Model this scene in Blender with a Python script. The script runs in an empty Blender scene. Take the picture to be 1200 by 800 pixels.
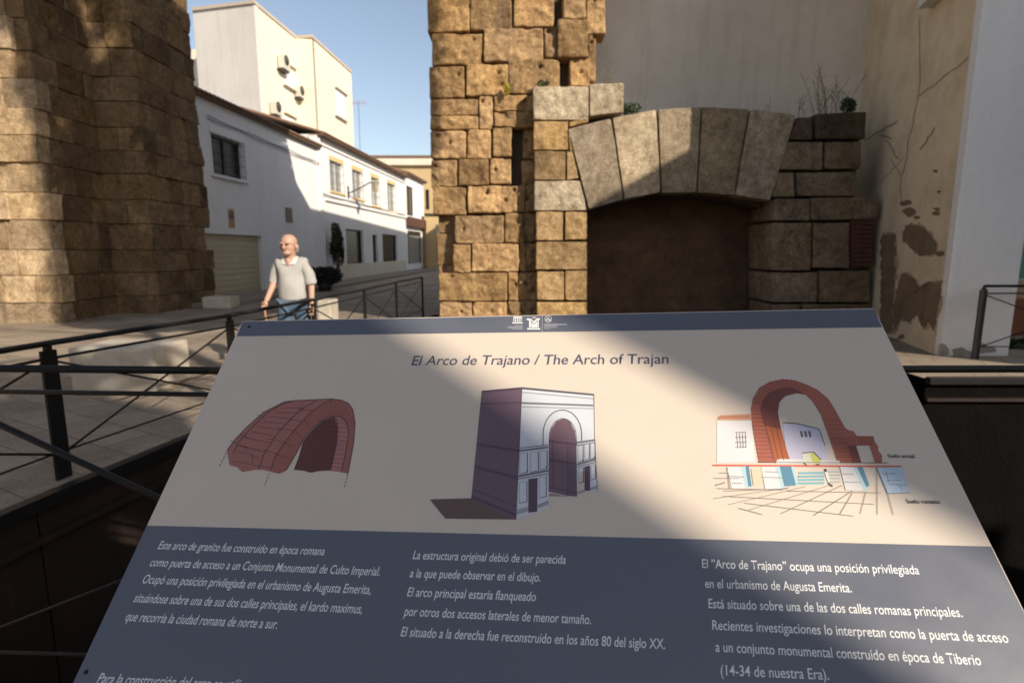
import bpy, bmesh, math, random
from mathutils import Vector, Matrix, noise
R = math.radians
rnd = random.Random(7)
SC = bpy.context.scene
COL = SC.collection

# ------------------------------------------------------------------ camera, light, exposure
FPX, PITCH, CAMH = 666.7, R(9.1), 1.65
cam = bpy.data.objects.new('camera', bpy.data.cameras.new('camera'))
COL.objects.link(cam)
cam.location = (0, 0, CAMH)
cam.rotation_euler = (R(90) - PITCH, 0, 0)
cam.data.sensor_width = 36; cam.data.lens = 36 * FPX / 1200
cam.data.clip_start = 0.05; cam.data.clip_end = 3000
cam.data.dof.use_dof = True
cam.data.dof.focus_distance = 1.3
cam.data.dof.aperture_fstop = 4.2
SC.camera = cam

LH, LZ = 0.624, 0.469                      # sunlight travels (-LH, LH, -LZ)
SUN_EL = math.asin(LZ)
world = bpy.data.worlds.new('World'); SC.world = world
world.use_nodes = True
wt = world.node_tree
sky = wt.nodes.new('ShaderNodeTexSky'); sky.sky_type = 'NISHITA'
sky.sun_disc = False
sky.sun_elevation = SUN_EL
sky.sun_rotation = R(135)
sky.air_density = 1.0; sky.dust_density = 1.0; sky.ozone_density = 1.0
hs = wt.nodes.new('ShaderNodeHueSaturation'); hs.inputs['Saturation'].default_value = 0.78
wt.links.new(sky.outputs[0], hs.inputs['Color'])
wt.links.new(hs.outputs[0], wt.nodes['Background'].inputs[0])
wt.nodes['Background'].inputs[1].default_value = 0.115

sun = bpy.data.objects.new('sun', bpy.data.lights.new('sun', 'SUN'))
COL.objects.link(sun)
sun.data.energy = 4.5; sun.data.angle = R(0.55); sun.data.color = (1.0, 0.89, 0.74)
sun.rotation_euler = Vector((-LH, LH, -LZ)).to_track_quat('-Z', 'Y').to_euler()
SC.view_settings.view_transform = 'Standard'
SC.view_settings.look = 'None'
SC.view_settings.gamma = 1.0
SC.view_settings.exposure = 0.42

# ------------------------------------------------------------------ pixel rays (photo 1200 x 800)
FW = Vector((0, math.cos(PITCH), -math.sin(PITCH))); UP = Vector((0, math.sin(PITCH), math.cos(PITCH)))
CP = Vector((0, 0, CAMH))
def ray(x, y): return FW + Vector((1, 0, 0)) * ((x - 600) / FPX) - UP * ((y - 400) / FPX)
def hit(x, y, P, N):
    r = ray(x, y); return CP + r * ((Vector(P) - CP).dot(N) / r.dot(N))
def at_y(x, y, Y): return hit(x, y, (0, Y, 0), Vector((0, 1, 0)))

# ------------------------------------------------------------------ helpers: materials
def new_mat(name):
    m = bpy.data.materials.new(name); m.use_nodes = True
    return m, m.node_tree, m.node_tree.nodes['Principled BSDF']
def N(nt, kind, **kw):
    n = nt.nodes.new(kind)
    for k, v in kw.items():
        if k in n.inputs: n.inputs[k].default_value = v
        else: setattr(n, k, v)
    return n
def mixc(nt, fac, a, b, mode='MIX'):
    n = nt.nodes.new('ShaderNodeMix'); n.data_type = 'RGBA'; n.blend_type = mode
    for i, v in ((0, fac), (6, a), (7, b)):
        if hasattr(v, 'is_output'): nt.links.new(v, n.inputs[i])
        elif i == 0: n.inputs[0].default_value = v
        else: n.inputs[i].default_value = (*v[:3], 1)
    return n.outputs[2]
def ramp(nt, src, stops):
    n = nt.nodes.new('ShaderNodeValToRGB'); e = n.color_ramp.elements
    while len(e) < len(stops): e.new(0.5)
    for k, (p, c) in enumerate(stops):
        e[k].position = p; e[k].color = (*c, 1) if isinstance(c, tuple) else (c, c, c, 1)
    nt.links.new(src, n.inputs[0]); return n.outputs[0]
def nz(nt, vec, scale, detail=6, rough=.6):
    n = N(nt, 'ShaderNodeTexNoise', Scale=scale, Detail=detail, Roughness=rough)
    nt.links.new(vec, n.inputs['Vector']); return n.outputs['Fac']
def pos(nt): return nt.nodes.new('ShaderNodeNewGeometry').outputs['Position']
def bump(nt, b, h, strength, dist):
    n = N(nt, 'ShaderNodeBump', Strength=strength, Distance=dist)
    nt.links.new(h, n.inputs['Height']); nt.links.new(n.outputs[0], b.inputs['Normal'])
def plain(name, col, rough=.6, var=.12, scale=6, metal=0, bmp=0.0, spec=.5):
    m, nt, b = new_mat(name)
    f = nz(nt, pos(nt), scale)
    c = mixc(nt, f, tuple(x * (1 - var) for x in col), tuple(min(1, x * (1 + var)) for x in col))
    nt.links.new(c, b.inputs['Base Color'])
    b.inputs['Roughness'].default_value = rough; b.inputs['Metallic'].default_value = metal
    b.inputs['Specular IOR Level'].default_value = spec
    if bmp: bump(nt, b, nz(nt, pos(nt), scale * 6), .5, bmp)
    return m
def plaster(name, col, stain=(.3, .25, .18), amount=.35, rough=.85, scale=.5, streak=True):
    m, nt, b = new_mat(name); p = pos(nt)
    big = nz(nt, p, scale, 8, .65)
    fac = ramp(nt, big, [(.42, 0.0), (.75, amount)])
    c = mixc(nt, fac, col, stain)
    if streak:
        mp = N(nt, 'ShaderNodeMapping'); mp.inputs['Scale'].default_value = (3, 3, .25)
        nt.links.new(p, mp.inputs['Vector'])
        s = ramp(nt, nz(nt, mp.outputs[0], 1.4, 5), [(.5, 0.0), (.8, amount * .8)])
        c = mixc(nt, s, c, stain)
    f = nz(nt, p, 14, 5)
    c = mixc(nt, ramp(nt, f, [(.3, .94), (.7, 1.0)]), (0, 0, 0), c)
    nt.links.new(c, b.inputs['Base Color']); b.inputs['Roughness'].default_value = rough
    b.inputs['Specular IOR Level'].default_value = .2
    bump(nt, b, nz(nt, p, 22, 8), .35, .02)
    return m
def stone_mat(name, sat=1.0, grain=1.0):
    m, nt, b = new_mat(name); p = pos(nt)
    at = N(nt, 'ShaderNodeAttribute', attribute_name='tint')
    c = at.outputs['Color']
    big = nz(nt, p, 1.7, 8, .65)
    c = mixc(nt, ramp(nt, big, [(.35, .62), (.68, 1.0)]), (.5, .45, .40), (1, 1, 1)) if False else mixc(nt, 1.0, c, ramp(nt, big, [(.3, (.62, .56, .50)), (.66, (1.15, 1.1, 1.02))]), 'MULTIPLY')
    fine = nz(nt, p, 26, 8, .75)
    c = mixc(nt, 1.0, c, ramp(nt, fine, [(.33, (.56, .52, .48)), (.6, (1.14, 1.14, 1.12))]), 'MULTIPLY')
    c = mixc(nt, 1.0, c, ramp(nt, nz(nt, p, 7.5, 8, .72), [(.34, (.66, .60, .55)), (.6, (1.1, 1.1, 1.08))]), 'MULTIPLY')
    lich = nz(nt, p, 4.5, 6, .7)
    c = mixc(nt, ramp(nt, lich, [(.64, 0.0), (.76, .35)]), c, (.07, .06, .045))
    v = N(nt, 'ShaderNodeTexVoronoi', Scale=9.0, Randomness=1.0); nt.links.new(p, v.inputs['Vector'])
    pit = ramp(nt, v.outputs['Distance'], [(.03, 0.0), (.09, 1.0)])
    c = mixc(nt, pit, tuple([.05, .035, .025]), c)
    mp = N(nt, 'ShaderNodeMapping'); mp.inputs['Scale'].default_value = (2.2, 2.2, .22); nt.links.new(p, mp.inputs['Vector'])
    c = mixc(nt, ramp(nt, nz(nt, mp.outputs[0], 1.3, 4), [(.56, 0.0), (.72, .5)]), c, (.10, .08, .06))
    nt.links.new(c, b.inputs['Base Color']); b.inputs['Roughness'].default_value = .9
    b.inputs['Specular IOR Level'].default_value = .15
    h = mixc(nt, .5, fine, big)
    h = mixc(nt, pit, (0, 0, 0), h)
    bump(nt, b, h, 1.0, .075 * grain)
    return m

# ------------------------------------------------------------------ helpers: objects
def loc_of(o):
    v = Vector((0, 0, 0))
    while o: v = v + o.location; o = o.parent
    return v
def link(name, me, parent=None, kind=None):
    o = bpy.data.objects.new(name, me); COL.objects.link(o)
    if parent: o.parent = parent
    if kind: o['kind'] = kind
    return o
def thing(name, label, cat, loc=(0, 0, 0), group=None):
    o = bpy.data.objects.new(name, None); COL.objects.link(o)
    o.location = loc; o['label'] = label; o['category'] = cat
    if group: o['group'] = group
    return o
def tag(o, label, cat, group=None):
    o['label'] = label; o['category'] = cat
    if group: o['group'] = group
    return o
class MB:
    """collects geometry in world space, links it as one mesh object"""
    def __init__(s): s.v = []; s.f = []; s.m = []; s.c = []; s.sm = []
    def add(s, vs, fs, mi=0, col=(1, 1, 1), smooth=False):
        o = len(s.v); s.v += [Vector(p) for p in vs]; s.c += [col] * len(vs)
        for f in fs: s.f.append([o + i for i in f]); s.m.append(mi); s.sm.append(smooth)
    def hexa(s, p, mi=0, col=(1, 1, 1)):        # 8 corners: bottom ring, top ring
        s.add(p, [(3, 2, 1, 0), (4, 5, 6, 7), (0, 1, 5, 4), (1, 2, 6, 5), (2, 3, 7, 6), (3, 0, 4, 7)], mi, col)
    def box(s, lo, hi, mi=0, col=(1, 1, 1)):
        x0, y0, z0 = lo; x1, y1, z1 = hi
        s.hexa([(x0, y0, z0), (x1, y0, z0), (x1, y1, z0), (x0, y1, z0), (x0, y0, z1), (x1, y0, z1), (x1, y1, z1), (x0, y1, z1)], mi, col)
    def tube(s, a, b, r0, r1=None, n=10, mi=0, cap=True):
        a = Vector(a); b = Vector(b); r1 = r0 if r1 is None else r1
        d = (b - a).normalized(); u = d.orthogonal().normalized(); w = d.cross(u)
        vs = []
        for p, r in ((a, r0), (b, r1)):
            for k in range(n):
                t = 2 * math.pi * k / n; vs.append(p + u * (r * math.cos(t)) + w * (r * math.sin(t)))
        fs = [(k, (k + 1) % n, n + (k + 1) % n, n + k) for k in range(n)]
        if cap: fs += [tuple(range(n))[::-1], tuple(range(n, 2 * n))]
        s.add(vs, fs, mi, smooth=n > 6)
    def path(s, pts, r, n=8, mi=0):
        for a, b in zip(pts, pts[1:]): s.tube(a, b, r, r, n, mi)
    def bar(s, a, b, w, h, mi=0):               # flat bar, w sideways, h vertical-ish
        a = Vector(a); b = Vector(b); d = (b - a).normalized()
        z = Vector((0, 0, 1)) if abs(d.z) < .9 else Vector((1, 0, 0))
        u = d.cross(z).normalized() * (w / 2); v = u.cross(d).normalized() * (h / 2)
        s.hexa([a - u - v, a + u - v, b + u - v, b - u - v, a - u + v, a + u + v, b + u + v, b - u + v], mi)
    def build(s, name, mats, parent=None, kind=None, bevel=0, tint=False, merge=False):
        me = bpy.data.meshes.new(name)
        o0 = loc_of(parent) if parent else Vector((0, 0, 0))
        me.from_pydata([p - o0 for p in s.v], [], s.f)
        mats = mats if isinstance(mats, (list, tuple)) else [mats]
        for m in mats: me.materials.append(m)
        me.polygons.foreach_set('material_index', s.m)
        me.polygons.foreach_set('use_smooth', s.sm)
        if tint:
            a = me.color_attributes.new('tint', 'FLOAT_COLOR', 'POINT')
            a.data.foreach_set('color', [x for c in s.c for x in (*c, 1.0)])
        bm = bmesh.new(); bm.from_mesh(me)
        if merge: bmesh.ops.remove_doubles(bm, verts=bm.verts, dist=1e-5)
        bmesh.ops.recalc_face_normals(bm, faces=bm.faces)
        if bevel:
            es = [e for e in bm.edges if len(e.link_faces) == 2 and e.calc_face_angle(0) > .6]
            bmesh.ops.bevel(bm, geom=es, offset=bevel, segments=2, affect='EDGES', profile=.6)
        bm.to_mesh(me); bm.free()
        return link(name, me, parent, kind)

# ------------------------------------------------------------------ helpers: masonry
def nval(p, s, seed): return noise.noise(Vector((p[0] * s + seed * 7.13, p[1] * s - seed * 3.1, p[2] * s + seed)))
def stone(mb, quad, fr, off=0.0, depth=.3, col=(.4, .3, .2), r=.04, amp=.02, res=.055, gap=.008, mi=0):
    (ax, ay), (bx, by), (cx, cy), (dx, dy) = quad
    Wd = (math.hypot(bx - ax, by - ay) + math.hypot(cx - dx, cy - dy)) / 2
    Hh = (math.hypot(dx - ax, dy - ay) + math.hypot(cx - bx, cy - by)) / 2
    nu = max(4, int(Wd / res)); nv = max(4, int(Hh / res)); seed = rnd.uniform(0, 90)
    r = min(r, Wd * .3, Hh * .3)
    ga = gap / max(Wd, .02); gb = gap / max(Hh, .02)
    tilt_u, tilt_v = rnd.uniform(-.012, .012), rnd.uniform(-.012, .012)
    # denser rows at the edges so the arris is round
    def params(n, L):
        e = r / L
        return [0, e * .3, e * .75] + [e + (1 - 2 * e) * k / (n - 1) for k in range(n)] + [1 - e * .75, 1 - e * .3, 1]
    A = params(nu, max(Wd, .05)); B = params(nv, max(Hh, .05))
    vs = []; holes = [(ax + (bx - ax) * rnd.uniform(.15, .85), dy - rnd.uniform(.08, .3)) for _ in range(rnd.choice((0, 0, 1, 1, 2)))] if amp > .03 else []
    chip = [rnd.random() for _ in range(4)]
    for j, b in enumerate(B):
        for i, a in enumerate(A):
            a_ = ga + a * (1 - 2 * ga); b_ = gb + b * (1 - 2 * gb)
            u = (ax * (1 - a_) + bx * a_) * (1 - b_) + (dx * (1 - a_) + cx * a_) * b_
            v = (ay * (1 - a_) + by * a_) * (1 - b_) + (dy * (1 - a_) + cy * a_) * b_
            du = min(a, 1 - a) * Wd; dv = min(b, 1 - b) * Hh
            ci = (0 if a < .5 else 1) + (0 if b < .5 else 2)
            rr = r * (.7 + .5 * nval((u, v, 0), 4.3, seed + 31) + 1.6 * (chip[ci] > .78) * max(0, 1 - (du + dv) / .22))
            rr = max(.008, rr)
            ex = max(0, 1 - du / rr); ey = max(0, 1 - dv / rr)
            q = math.hypot(ex, ey)
            w = off - r * (1 - math.sqrt(max(0, 1 - min(q, 1) ** 2))) - max(0, q - 1) * r * 1.2
            P = (u, v, 0)
            w += amp * (1.1 * nval(P, 1.9, seed) + .7 * nval(P, 5.5, seed + 3) + .5 * nval(P, 13, seed + 5)) + tilt_u * (a - .5) + tilt_v * (b - .5)
            er = nval(P, 3.1, seed + 21) - .38
            if er > 0: w -= min(.05, er * .22) * (amp / .05)
            for hx, hy in holes:
                dd = math.hypot(u - hx, v - hy)
                if dd < .05: w -= .09 * (1 - (dd / .05) ** 2)
            if q > .01:
                k = .012 * min(1, q)
                u += k * nval(P, 6, seed + 9) - math.copysign(.02 * max(0, q - .8), a - .5)
                v += k * nval(P, 6, seed + 12) - math.copysign(.02 * max(0, q - .8), b - .5)
            vs.append(fr(u, v, w))
    na, nb = len(A), len(B)
    fs = [(j * na + i, j * na + i + 1, (j + 1) * na + i + 1, (j + 1) * na + i) for j in range(nb - 1) for i in range(na - 1)]
    loop = list(range(na)) + [j * na + na - 1 for j in range(1, nb)] + [(nb - 1) * na + i for i in range(na - 2, -1, -1)] + [j * na for j in range(nb - 2, 0, -1)]
    back = fr(0, 0, off - depth) - fr(0, 0, off)
    base = len(vs)
    for k in loop: vs.append(Vector(vs[k]) + back)
    L = len(loop)
    fs += [(loop[k], loop[(k + 1) % L], base + (k + 1) % L, base + k) for k in range(L)]
    mb.add(vs, fs, mi, col, True)
def warm(lo=.85, hi=1.12, base=(.575, .40, .222)):
    k = rnd.uniform(lo, hi); g = rnd.uniform(-.04, .05)
    k2 = k * (rnd.uniform(.68, .88) if rnd.random() < .25 else 1); return (base[0] * k2, base[1] * k2 * (1 + g * .6), base[2] * k2 * (1 + g * 2.6))
def courses(mb, fr, u0, u1, v0, v1, hts=(.52, .7), lens=(.7, 1.35), off=0, jit=.03, endjit=(0, 0), base=(.40, .28, .165), depth=.35, amp=.03, res=.075, kv=None, heights=None):
    v = v0; k = 0
    while v < v1 - .05:
        h = heights[k % len(heights)] if heights else rnd.uniform(*hts)
        a = u0 + rnd.uniform(-1, 1) * endjit[0]; b = u1 + rnd.uniform(-1, 1) * endjit[1]
        if kv: a, b = kv(v, a, b)
        u = a; first = True
        while u < b - .05:
            w = rnd.uniform(*lens) * (rnd.uniform(.5, 1) if first else 1); first = False
            if b - (u + w) < .4: w = b - u
            s1, s2 = rnd.uniform(-.012, .012), rnd.uniform(-.012, .012)
            stone(mb, [(u, v), (u + w, v), (u + w + s1, v + h), (u + s2, v + h)], fr, off + rnd.uniform(-jit, jit), depth, warm(.75, 1.15, base), amp=amp * 1.1, res=res * .85, r=.026, gap=.001)
            u += w
        v += h; k += 1
    return v

# ------------------------------------------------------------------ materials
M = {}
M['stone'] = stone_mat('weathered_granite')
M['core'] = plain('mortar_core', (.09, .065, .045), .95, .3, 5, bmp=.02)
M['arch_stone'] = stone_mat('reconstructed_granite', grain=.8)
M['steel'] = plain('black_painted_steel', (.009, .009, .010), .5, .3, 20, metal=.0, spec=.25)
M['grey_plaster'] = plaster('grey_white_plaster', (.88, .80, .715), (.42, .33, .22), .4, scale=.35)
M['old_plaster'] = plaster('old_cream_plaster', (.86, .72, .52), (.52, .39, .24), .7, scale=1.1, streak=False)
M['white_wall'] = plaster('whitewash', (.83, .815, .80), (.55, .52, .48), .25, scale=.6)
M['bare_render'] = plaster('bare_earth_render', (.27, .20, .13), (.12, .085, .055), .7, scale=2.5, streak=False)
M['grime'] = plain('wall_grime', (.34, .30, .25), .9, .4, 12)
M['crack'] = plain('crack_grime', (.34, .27, .20), .95, .3)
M['cream_wall'] = plaster('cream_paint', (.72, .66, .54), (.45, .40, .30), .3, scale=.5)
M['apart_side'] = plaster('weathered_white_paint', (.66, .62, .58), (.33, .30, .27), .4, scale=.25)
M['apart_front'] = plaster('pale_yellow_paint', (.80, .73, .58), (.62, .52, .37), .25, scale=.3)
M['ochre'] = plaster('ochre_paint', (.55, .41, .22), (.35, .25, .14), .35, scale=.4)
M['yellow_trim'] = plain('yellow_trim', (.70, .50, .22), .8, .12)
M['tile'] = plain('clay_roof_tile', (.20, .12, .075), .9, .45, 5, bmp=.02)
M['door_beige'] = plain('beige_metal_door', (.50, .42, .27), .55, .06)
M['glass'] = plain('dark_window_glass', (.018, .020, .022), .12, .2, 2, spec=.6)
M['shopglass'] = plain('shop_glass', (.022, .024, .024), .12, .5, 1.2, spec=.25)
M['paleglass'] = plain('curtained_glass', (.30, .29, .27), .2, .5, 1.5)
M['frame_dark'] = plain('dark_frame', (.03, .025, .02), .5, .2)
M['white_metal'] = plain('white_enamel', (.75, .75, .73), .5, .08)
M['brown_fascia'] = plain('brown_fascia', (.09, .035, .025), .5, .2)
M['teal'] = plaster('teal_paint', (.17, .36, .30), (.12, .28, .24), .3, scale=.6)
M['hedge'] = plain('dark_leaf', (.035, .065, .02), .7, .5, 9)
M['dry_weed'] = plain('dry_weed', (.16, .125, .07), .9, .4, 9)
M['yellow_flower'] = plain('yellow_lichen_plant', (.42, .34, .04), .8, .3, 9)
M['bark'] = plain('bark', (.07, .05, .035), .95, .4, 7, bmp=.02)
M['terracotta'] = plain('terracotta', (.28, .10, .05), .8, .2)
M['limestone'] = plaster('pale_limestone', (.56, .50, .41), (.28, .24, .18), .7, scale=2.2, streak=False)

def pavement_mat():
    m, nt, b = new_mat('granite_paving'); p = pos(nt)
    br = N(nt, 'ShaderNodeTexBrick', Scale=1.0); br.offset = .5
    br.inputs['Color1'].default_value = (.40, .33, .25, 1); br.inputs['Color2'].default_value = (.31, .255, .195, 1)
    br.inputs['Mortar'].default_value = (.20, .165, .125, 1)
    br.inputs['Mortar Size'].default_value = .008; br.inputs['Brick Width'].default_value = .62; br.inputs['Row Height'].default_value = .4
    mp = N(nt, 'ShaderNodeMapping'); mp.inputs['Rotation'].default_value = (0, 0, .5); nt.links.new(p, mp.inputs['Vector'])
    nt.links.new(mp.outputs[0], br.inputs['Vector'])
    c = mixc(nt, 1.0, br.outputs['Color'], ramp(nt, nz(nt, p, .7, 8, .7), [(.32, (.55, .52, .5)), (.66, (1.12, 1.1, 1.05))]), 'MULTIPLY')
    c = mixc(nt, 1.0, c, ramp(nt, nz(nt, p, 30, 6, .7), [(.3, (.68, .66, .64)), (.65, (1.1, 1.1, 1.1))]), 'MULTIPLY')
    nt.links.new(c, b.inputs['Base Color']); b.inputs['Roughness'].default_value = .85
    h = mixc(nt, .6, br.outputs['Fac'], nz(nt, p, 20, 8)); bump(nt, b, h, .4, -.01)
    return m
M['paving'] = pavement_mat()
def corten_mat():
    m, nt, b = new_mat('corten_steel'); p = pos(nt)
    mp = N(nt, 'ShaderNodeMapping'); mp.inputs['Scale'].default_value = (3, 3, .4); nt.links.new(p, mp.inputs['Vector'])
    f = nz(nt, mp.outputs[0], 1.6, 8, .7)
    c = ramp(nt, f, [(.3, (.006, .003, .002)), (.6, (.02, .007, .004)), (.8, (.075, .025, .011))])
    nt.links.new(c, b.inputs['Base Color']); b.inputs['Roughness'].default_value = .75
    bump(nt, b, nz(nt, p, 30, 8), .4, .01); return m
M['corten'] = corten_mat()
M['pit_dark'] = plain('dark_pit_earth', (.009, .007, .006), 1.0, .4, 3, bmp=.05, spec=.05)  # near-black base colour for the pit floor
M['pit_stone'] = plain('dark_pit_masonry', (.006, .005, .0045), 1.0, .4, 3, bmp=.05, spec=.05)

# ------------------------------------------------------------------ ground with the excavation pit cut out
def ground():
    mb = MB()
    pit = [(-3.5, 1.95), (-3.2, 3.6), (-2.83, 5.3), (-2.6, 7.4), (-2.42, 9.6), (-2.3, 11.8), (-2.05, 14.6), (-1.7, 14.6), (-1.7, 12.6), (5.4, 12.6), (5.4, 7.25), (15, 7.25), (15, 1.95)]
    bm = bmesh.new()
    out = [(-160, -60), (160, -60), (160, 260), (-160, 260)]
    o = [bm.verts.new((x, y, 0)) for x, y in out]; i = [bm.verts.new((x, y, 0)) for x, y in pit]
    es = [bm.edges.new((o[k], o[(k + 1) % 4])) for k in range(4)] + [bm.edges.new((i[k], i[(k + 1) % len(i)])) for k in range(len(i))]
    bmesh.ops.triangle_fill(bm, use_beauty=True, use_dissolve=False, edges=es)
    def inside(x, y):
        c = False
        for k in range(len(pit)):
            (x0, y0), (x1, y1) = pit[k], pit[k - 1]
            if (y0 > y) != (y1 > y) and x < (x1 - x0) * (y - y0) / (y1 - y0) + x0: c = not c
        return c
    bmesh.ops.delete(bm, geom=[f for f in bm.faces if inside(*f.calc_center_median().xy)], context='FACES')
    for f in bm.faces:
        if f.normal.z < 0: f.normal_flip()
    me = bpy.data.meshes.new('ground'); bm.to_mesh(me); bm.free(); me.materials.append(M['paving'])
    link('ground', me, None, 'structure')
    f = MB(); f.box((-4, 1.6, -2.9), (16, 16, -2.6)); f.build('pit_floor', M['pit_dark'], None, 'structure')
    return pit
PIT = ground()
# pit retaining walls
def retaining(label, pts, mat, edge=True, panels=False):
    t = thing('retaining_wall', label, 'wall', (pts[0][0], pts[0][1], -2.6))
    for (a, b) in zip(pts, pts[1:]):
        A = Vector((*a, 0)); B = Vector((*b, 0)); d = (B - A); L = d.length; d.normalize(); n = Vector((d.y, -d.x, 0))
        cnt = max(1, round(L / 1.5)) if panels else 1
        for k in range(cnt):
            p = A + d * (L * k / cnt + .006); q = A + d * (L * (k + 1) / cnt - .006)
            m = MB(); o = n * (-.06)
            m.hexa([p + Vector((0, 0, -2.6)), q + Vector((0, 0, -2.6)), q + o + Vector((0, 0, -2.6)), p + o + Vector((0, 0, -2.6)),
                    p + Vector((0, 0, -.012)), q + Vector((0, 0, -.012)), q + o + Vector((0, 0, -.012)), p + o + Vector((0, 0, -.012))])
            m.build('panel' if panels else 'wall_face', mat, t, bevel=.003)
        if edge:
            m = MB(); m.bar(A + n * .035 + Vector((0, 0, -.02)), B + n * .035 + Vector((0, 0, -.02)), .09, .09); m.build('edge_beam', M['steel'], t, bevel=.004)
            m = MB(); m.bar(A + n * .05 + Vector((0, 0, -.27)), B + n * .05 + Vector((0, 0, -.27)), .05, .04); m.build('lower_beam', M['corten'], t)
    return t
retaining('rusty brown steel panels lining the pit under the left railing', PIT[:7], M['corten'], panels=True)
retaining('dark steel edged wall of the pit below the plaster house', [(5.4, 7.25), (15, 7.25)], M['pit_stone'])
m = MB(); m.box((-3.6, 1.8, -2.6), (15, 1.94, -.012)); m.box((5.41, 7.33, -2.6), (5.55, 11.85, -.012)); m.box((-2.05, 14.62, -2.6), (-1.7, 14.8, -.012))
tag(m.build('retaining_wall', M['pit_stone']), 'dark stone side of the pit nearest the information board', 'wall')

# ------------------------------------------------------------------ the great arch
def frame_y(Y):                       # faces the camera, plane y = Y; u = x, v = z
    return lambda u, v, w: Vector((u, Y - w, v))
def frame_x(X):                       # faces +x; u = -y (so it runs toward the camera), v = z
    return lambda u, v, w: Vector((X + w, -u, v))
YP, YN = 12.40, 12.05
def pxq(Y, x0, x1, y0, y1, sk=None):
    """photo rectangle -> quad (BL, BR, TR, TL) on plane y = Y"""
    pts = [(x0, y1), (x1, y1), (x1, y0), (x0, y0)] if sk is None else sk
    out = []
    for p in pts:
        P = at_y(p[0], p[1], Y); out.append((P.x, P.z))
    return out
arch = thing('stone_arch', 'huge weathered granite arch of rough blocks standing across the street', 'arch', (-5.65, 14.5, 0))
blocks = [  # x0 x1 y0 y1 offset
 (501,550,-12,38,0),(551,600,-12,35,.02),(602,649,-12,31,0),(660,687,-12,22,.03),(687,709.5,-12,40,.0),
 (506,565,39,76,0),(567,636.5,34,72,.02),(638,653,30,67,-.05),(653,689,25,69,.10),(690,698.5,33,94,-.05),
 (503.5,544,78,115,.03),(546.5,595,75,112,.02),(596,656,70,110,.0),(668,691,68,101,.02),
 (504,560,116,135,.0),(504,560,136,152,.02),(561.5,577.5,113,151,-.03),(579.5,626,111,130,0),(579.5,626,131,149,.02),
 (505,545.5,154,186.5,.04),(547.5,575.5,152,185.5,.02),(577.5,599,150,184.5,.02),(613,627,148,184,-.25),
 (505,535,188,219,.02),(537,573,187,217,.03),(574,599,186,216,.01),(612,627,186,216,-.25),
 (508,546.5,220,252,.02),(548.5,587,218,250,.03),(587,606,218,249,.02),(606,615,217,249,-.02),(616,628,217,249,-.03),
 (520,533,253,286,-.35),(533,590,253,285,.03),(591.5,614,250,284,.0),(614,628,250,284,-.05),
 (519,531,287,319,-.3),(531,551.5,287,319,.03),(553,608,286,318,.04),(609,617,285,318,-.03),(617,629,285,318,-.05),
 (514.5,594,320,353,.05),(596,607,319,352,.0),(608,629,319,352,-.05),
 (514.5,553,354,392,.04),(554,594,354,392,.03),(595,608,353,392,0),(608,629,353,392,-.05)]
pm = MB(); FY = frame_y(YP); FN = frame_y(YN)
for x0, x1, y0, y1, o in blocks:
    x0 -= .5; x1 += .5; y0 -= .5; y1 += .5
    j = [rnd.uniform(-1, 1) for _ in range(4)]
    sk = [(x0, y1 + j[0]), (x1, y1 + j[1]), (x1 + j[2] * .6, y0 + j[1] * .6), (x0 + j[3] * .6, y0 + j[2] * .6)]
    stone(pm, pxq(YP, 0, 0, 0, 0, sk), FY, o * .7 + rnd.uniform(-.012, .012), .5, warm(.70, 1.14), r=.044, amp=.05, res=.03, gap=.001)
zb = at_y(600, 392, YP).z
courses(pm, FY, -1.58, .55, -2.6, zb - .0, heights=[.56, .6, .55, .58], off=.03)
zt = at_y(600, -12, YP).z
courses(pm, FY, -1.66, 2.0, zt + .2, 10.6, off=.0, endjit=(.08, .12))
FXR = lambda u, v, w: Vector((-1.62 - w, u, v))          # passage side of the right pier
courses(pm, FXR, 12.6, 17.0, -.3, 9.6, off=0, endjit=(0, .15))
pier = pm.build('right_pier', M['stone'], arch, tint=True)
cm = MB()
cm.box((-1.42, 12.75, -2.6), (.9, 16.9, 2.6)); cm.box((-1.5, 12.75, 2.6), (1.5, 13.8, 10.4)); cm.box((-1.5, 13.82, 2.6), (-.4, 16.9, 9.6))
cm.build('pier_core', M['core'], pier)
# left pier: front face, passage face, projecting pilaster, far passage face; passage and pilaster tints darkened to paint in shade
lm = MB()
XA, YF, YC, XB, YE = -10.4, 12.97, 14.94, -9.3, 17.7
hts = [.56, .62, .58, .66, .6, .64, .57]
def front_edge(v, a, b):
    return a, (b + .0 + (.12 if v < 1.2 else 0) + rnd.uniform(-.12, .1)) if v < 5 else b - .35 + rnd.uniform(-.1, .1)
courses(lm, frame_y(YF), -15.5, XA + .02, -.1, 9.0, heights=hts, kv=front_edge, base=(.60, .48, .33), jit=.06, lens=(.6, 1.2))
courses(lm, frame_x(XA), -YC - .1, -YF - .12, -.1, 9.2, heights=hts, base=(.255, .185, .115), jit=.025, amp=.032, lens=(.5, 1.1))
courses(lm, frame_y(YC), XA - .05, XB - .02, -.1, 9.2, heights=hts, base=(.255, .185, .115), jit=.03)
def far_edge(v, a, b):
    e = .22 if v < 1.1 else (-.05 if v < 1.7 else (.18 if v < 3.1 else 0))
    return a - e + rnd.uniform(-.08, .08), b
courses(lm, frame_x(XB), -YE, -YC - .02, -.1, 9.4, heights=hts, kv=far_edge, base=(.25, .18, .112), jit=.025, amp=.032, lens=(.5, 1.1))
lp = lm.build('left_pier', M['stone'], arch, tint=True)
cm = MB(); cm.box((-15.5, YF + .2, -.1), (XA - .2, YE - .3, 9.0)); cm.box((XA - .19, YC + .2, -.1), (XB - .2, YE - .25, 9.0)); cm.build('pier_core', M['core'], lp)
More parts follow.
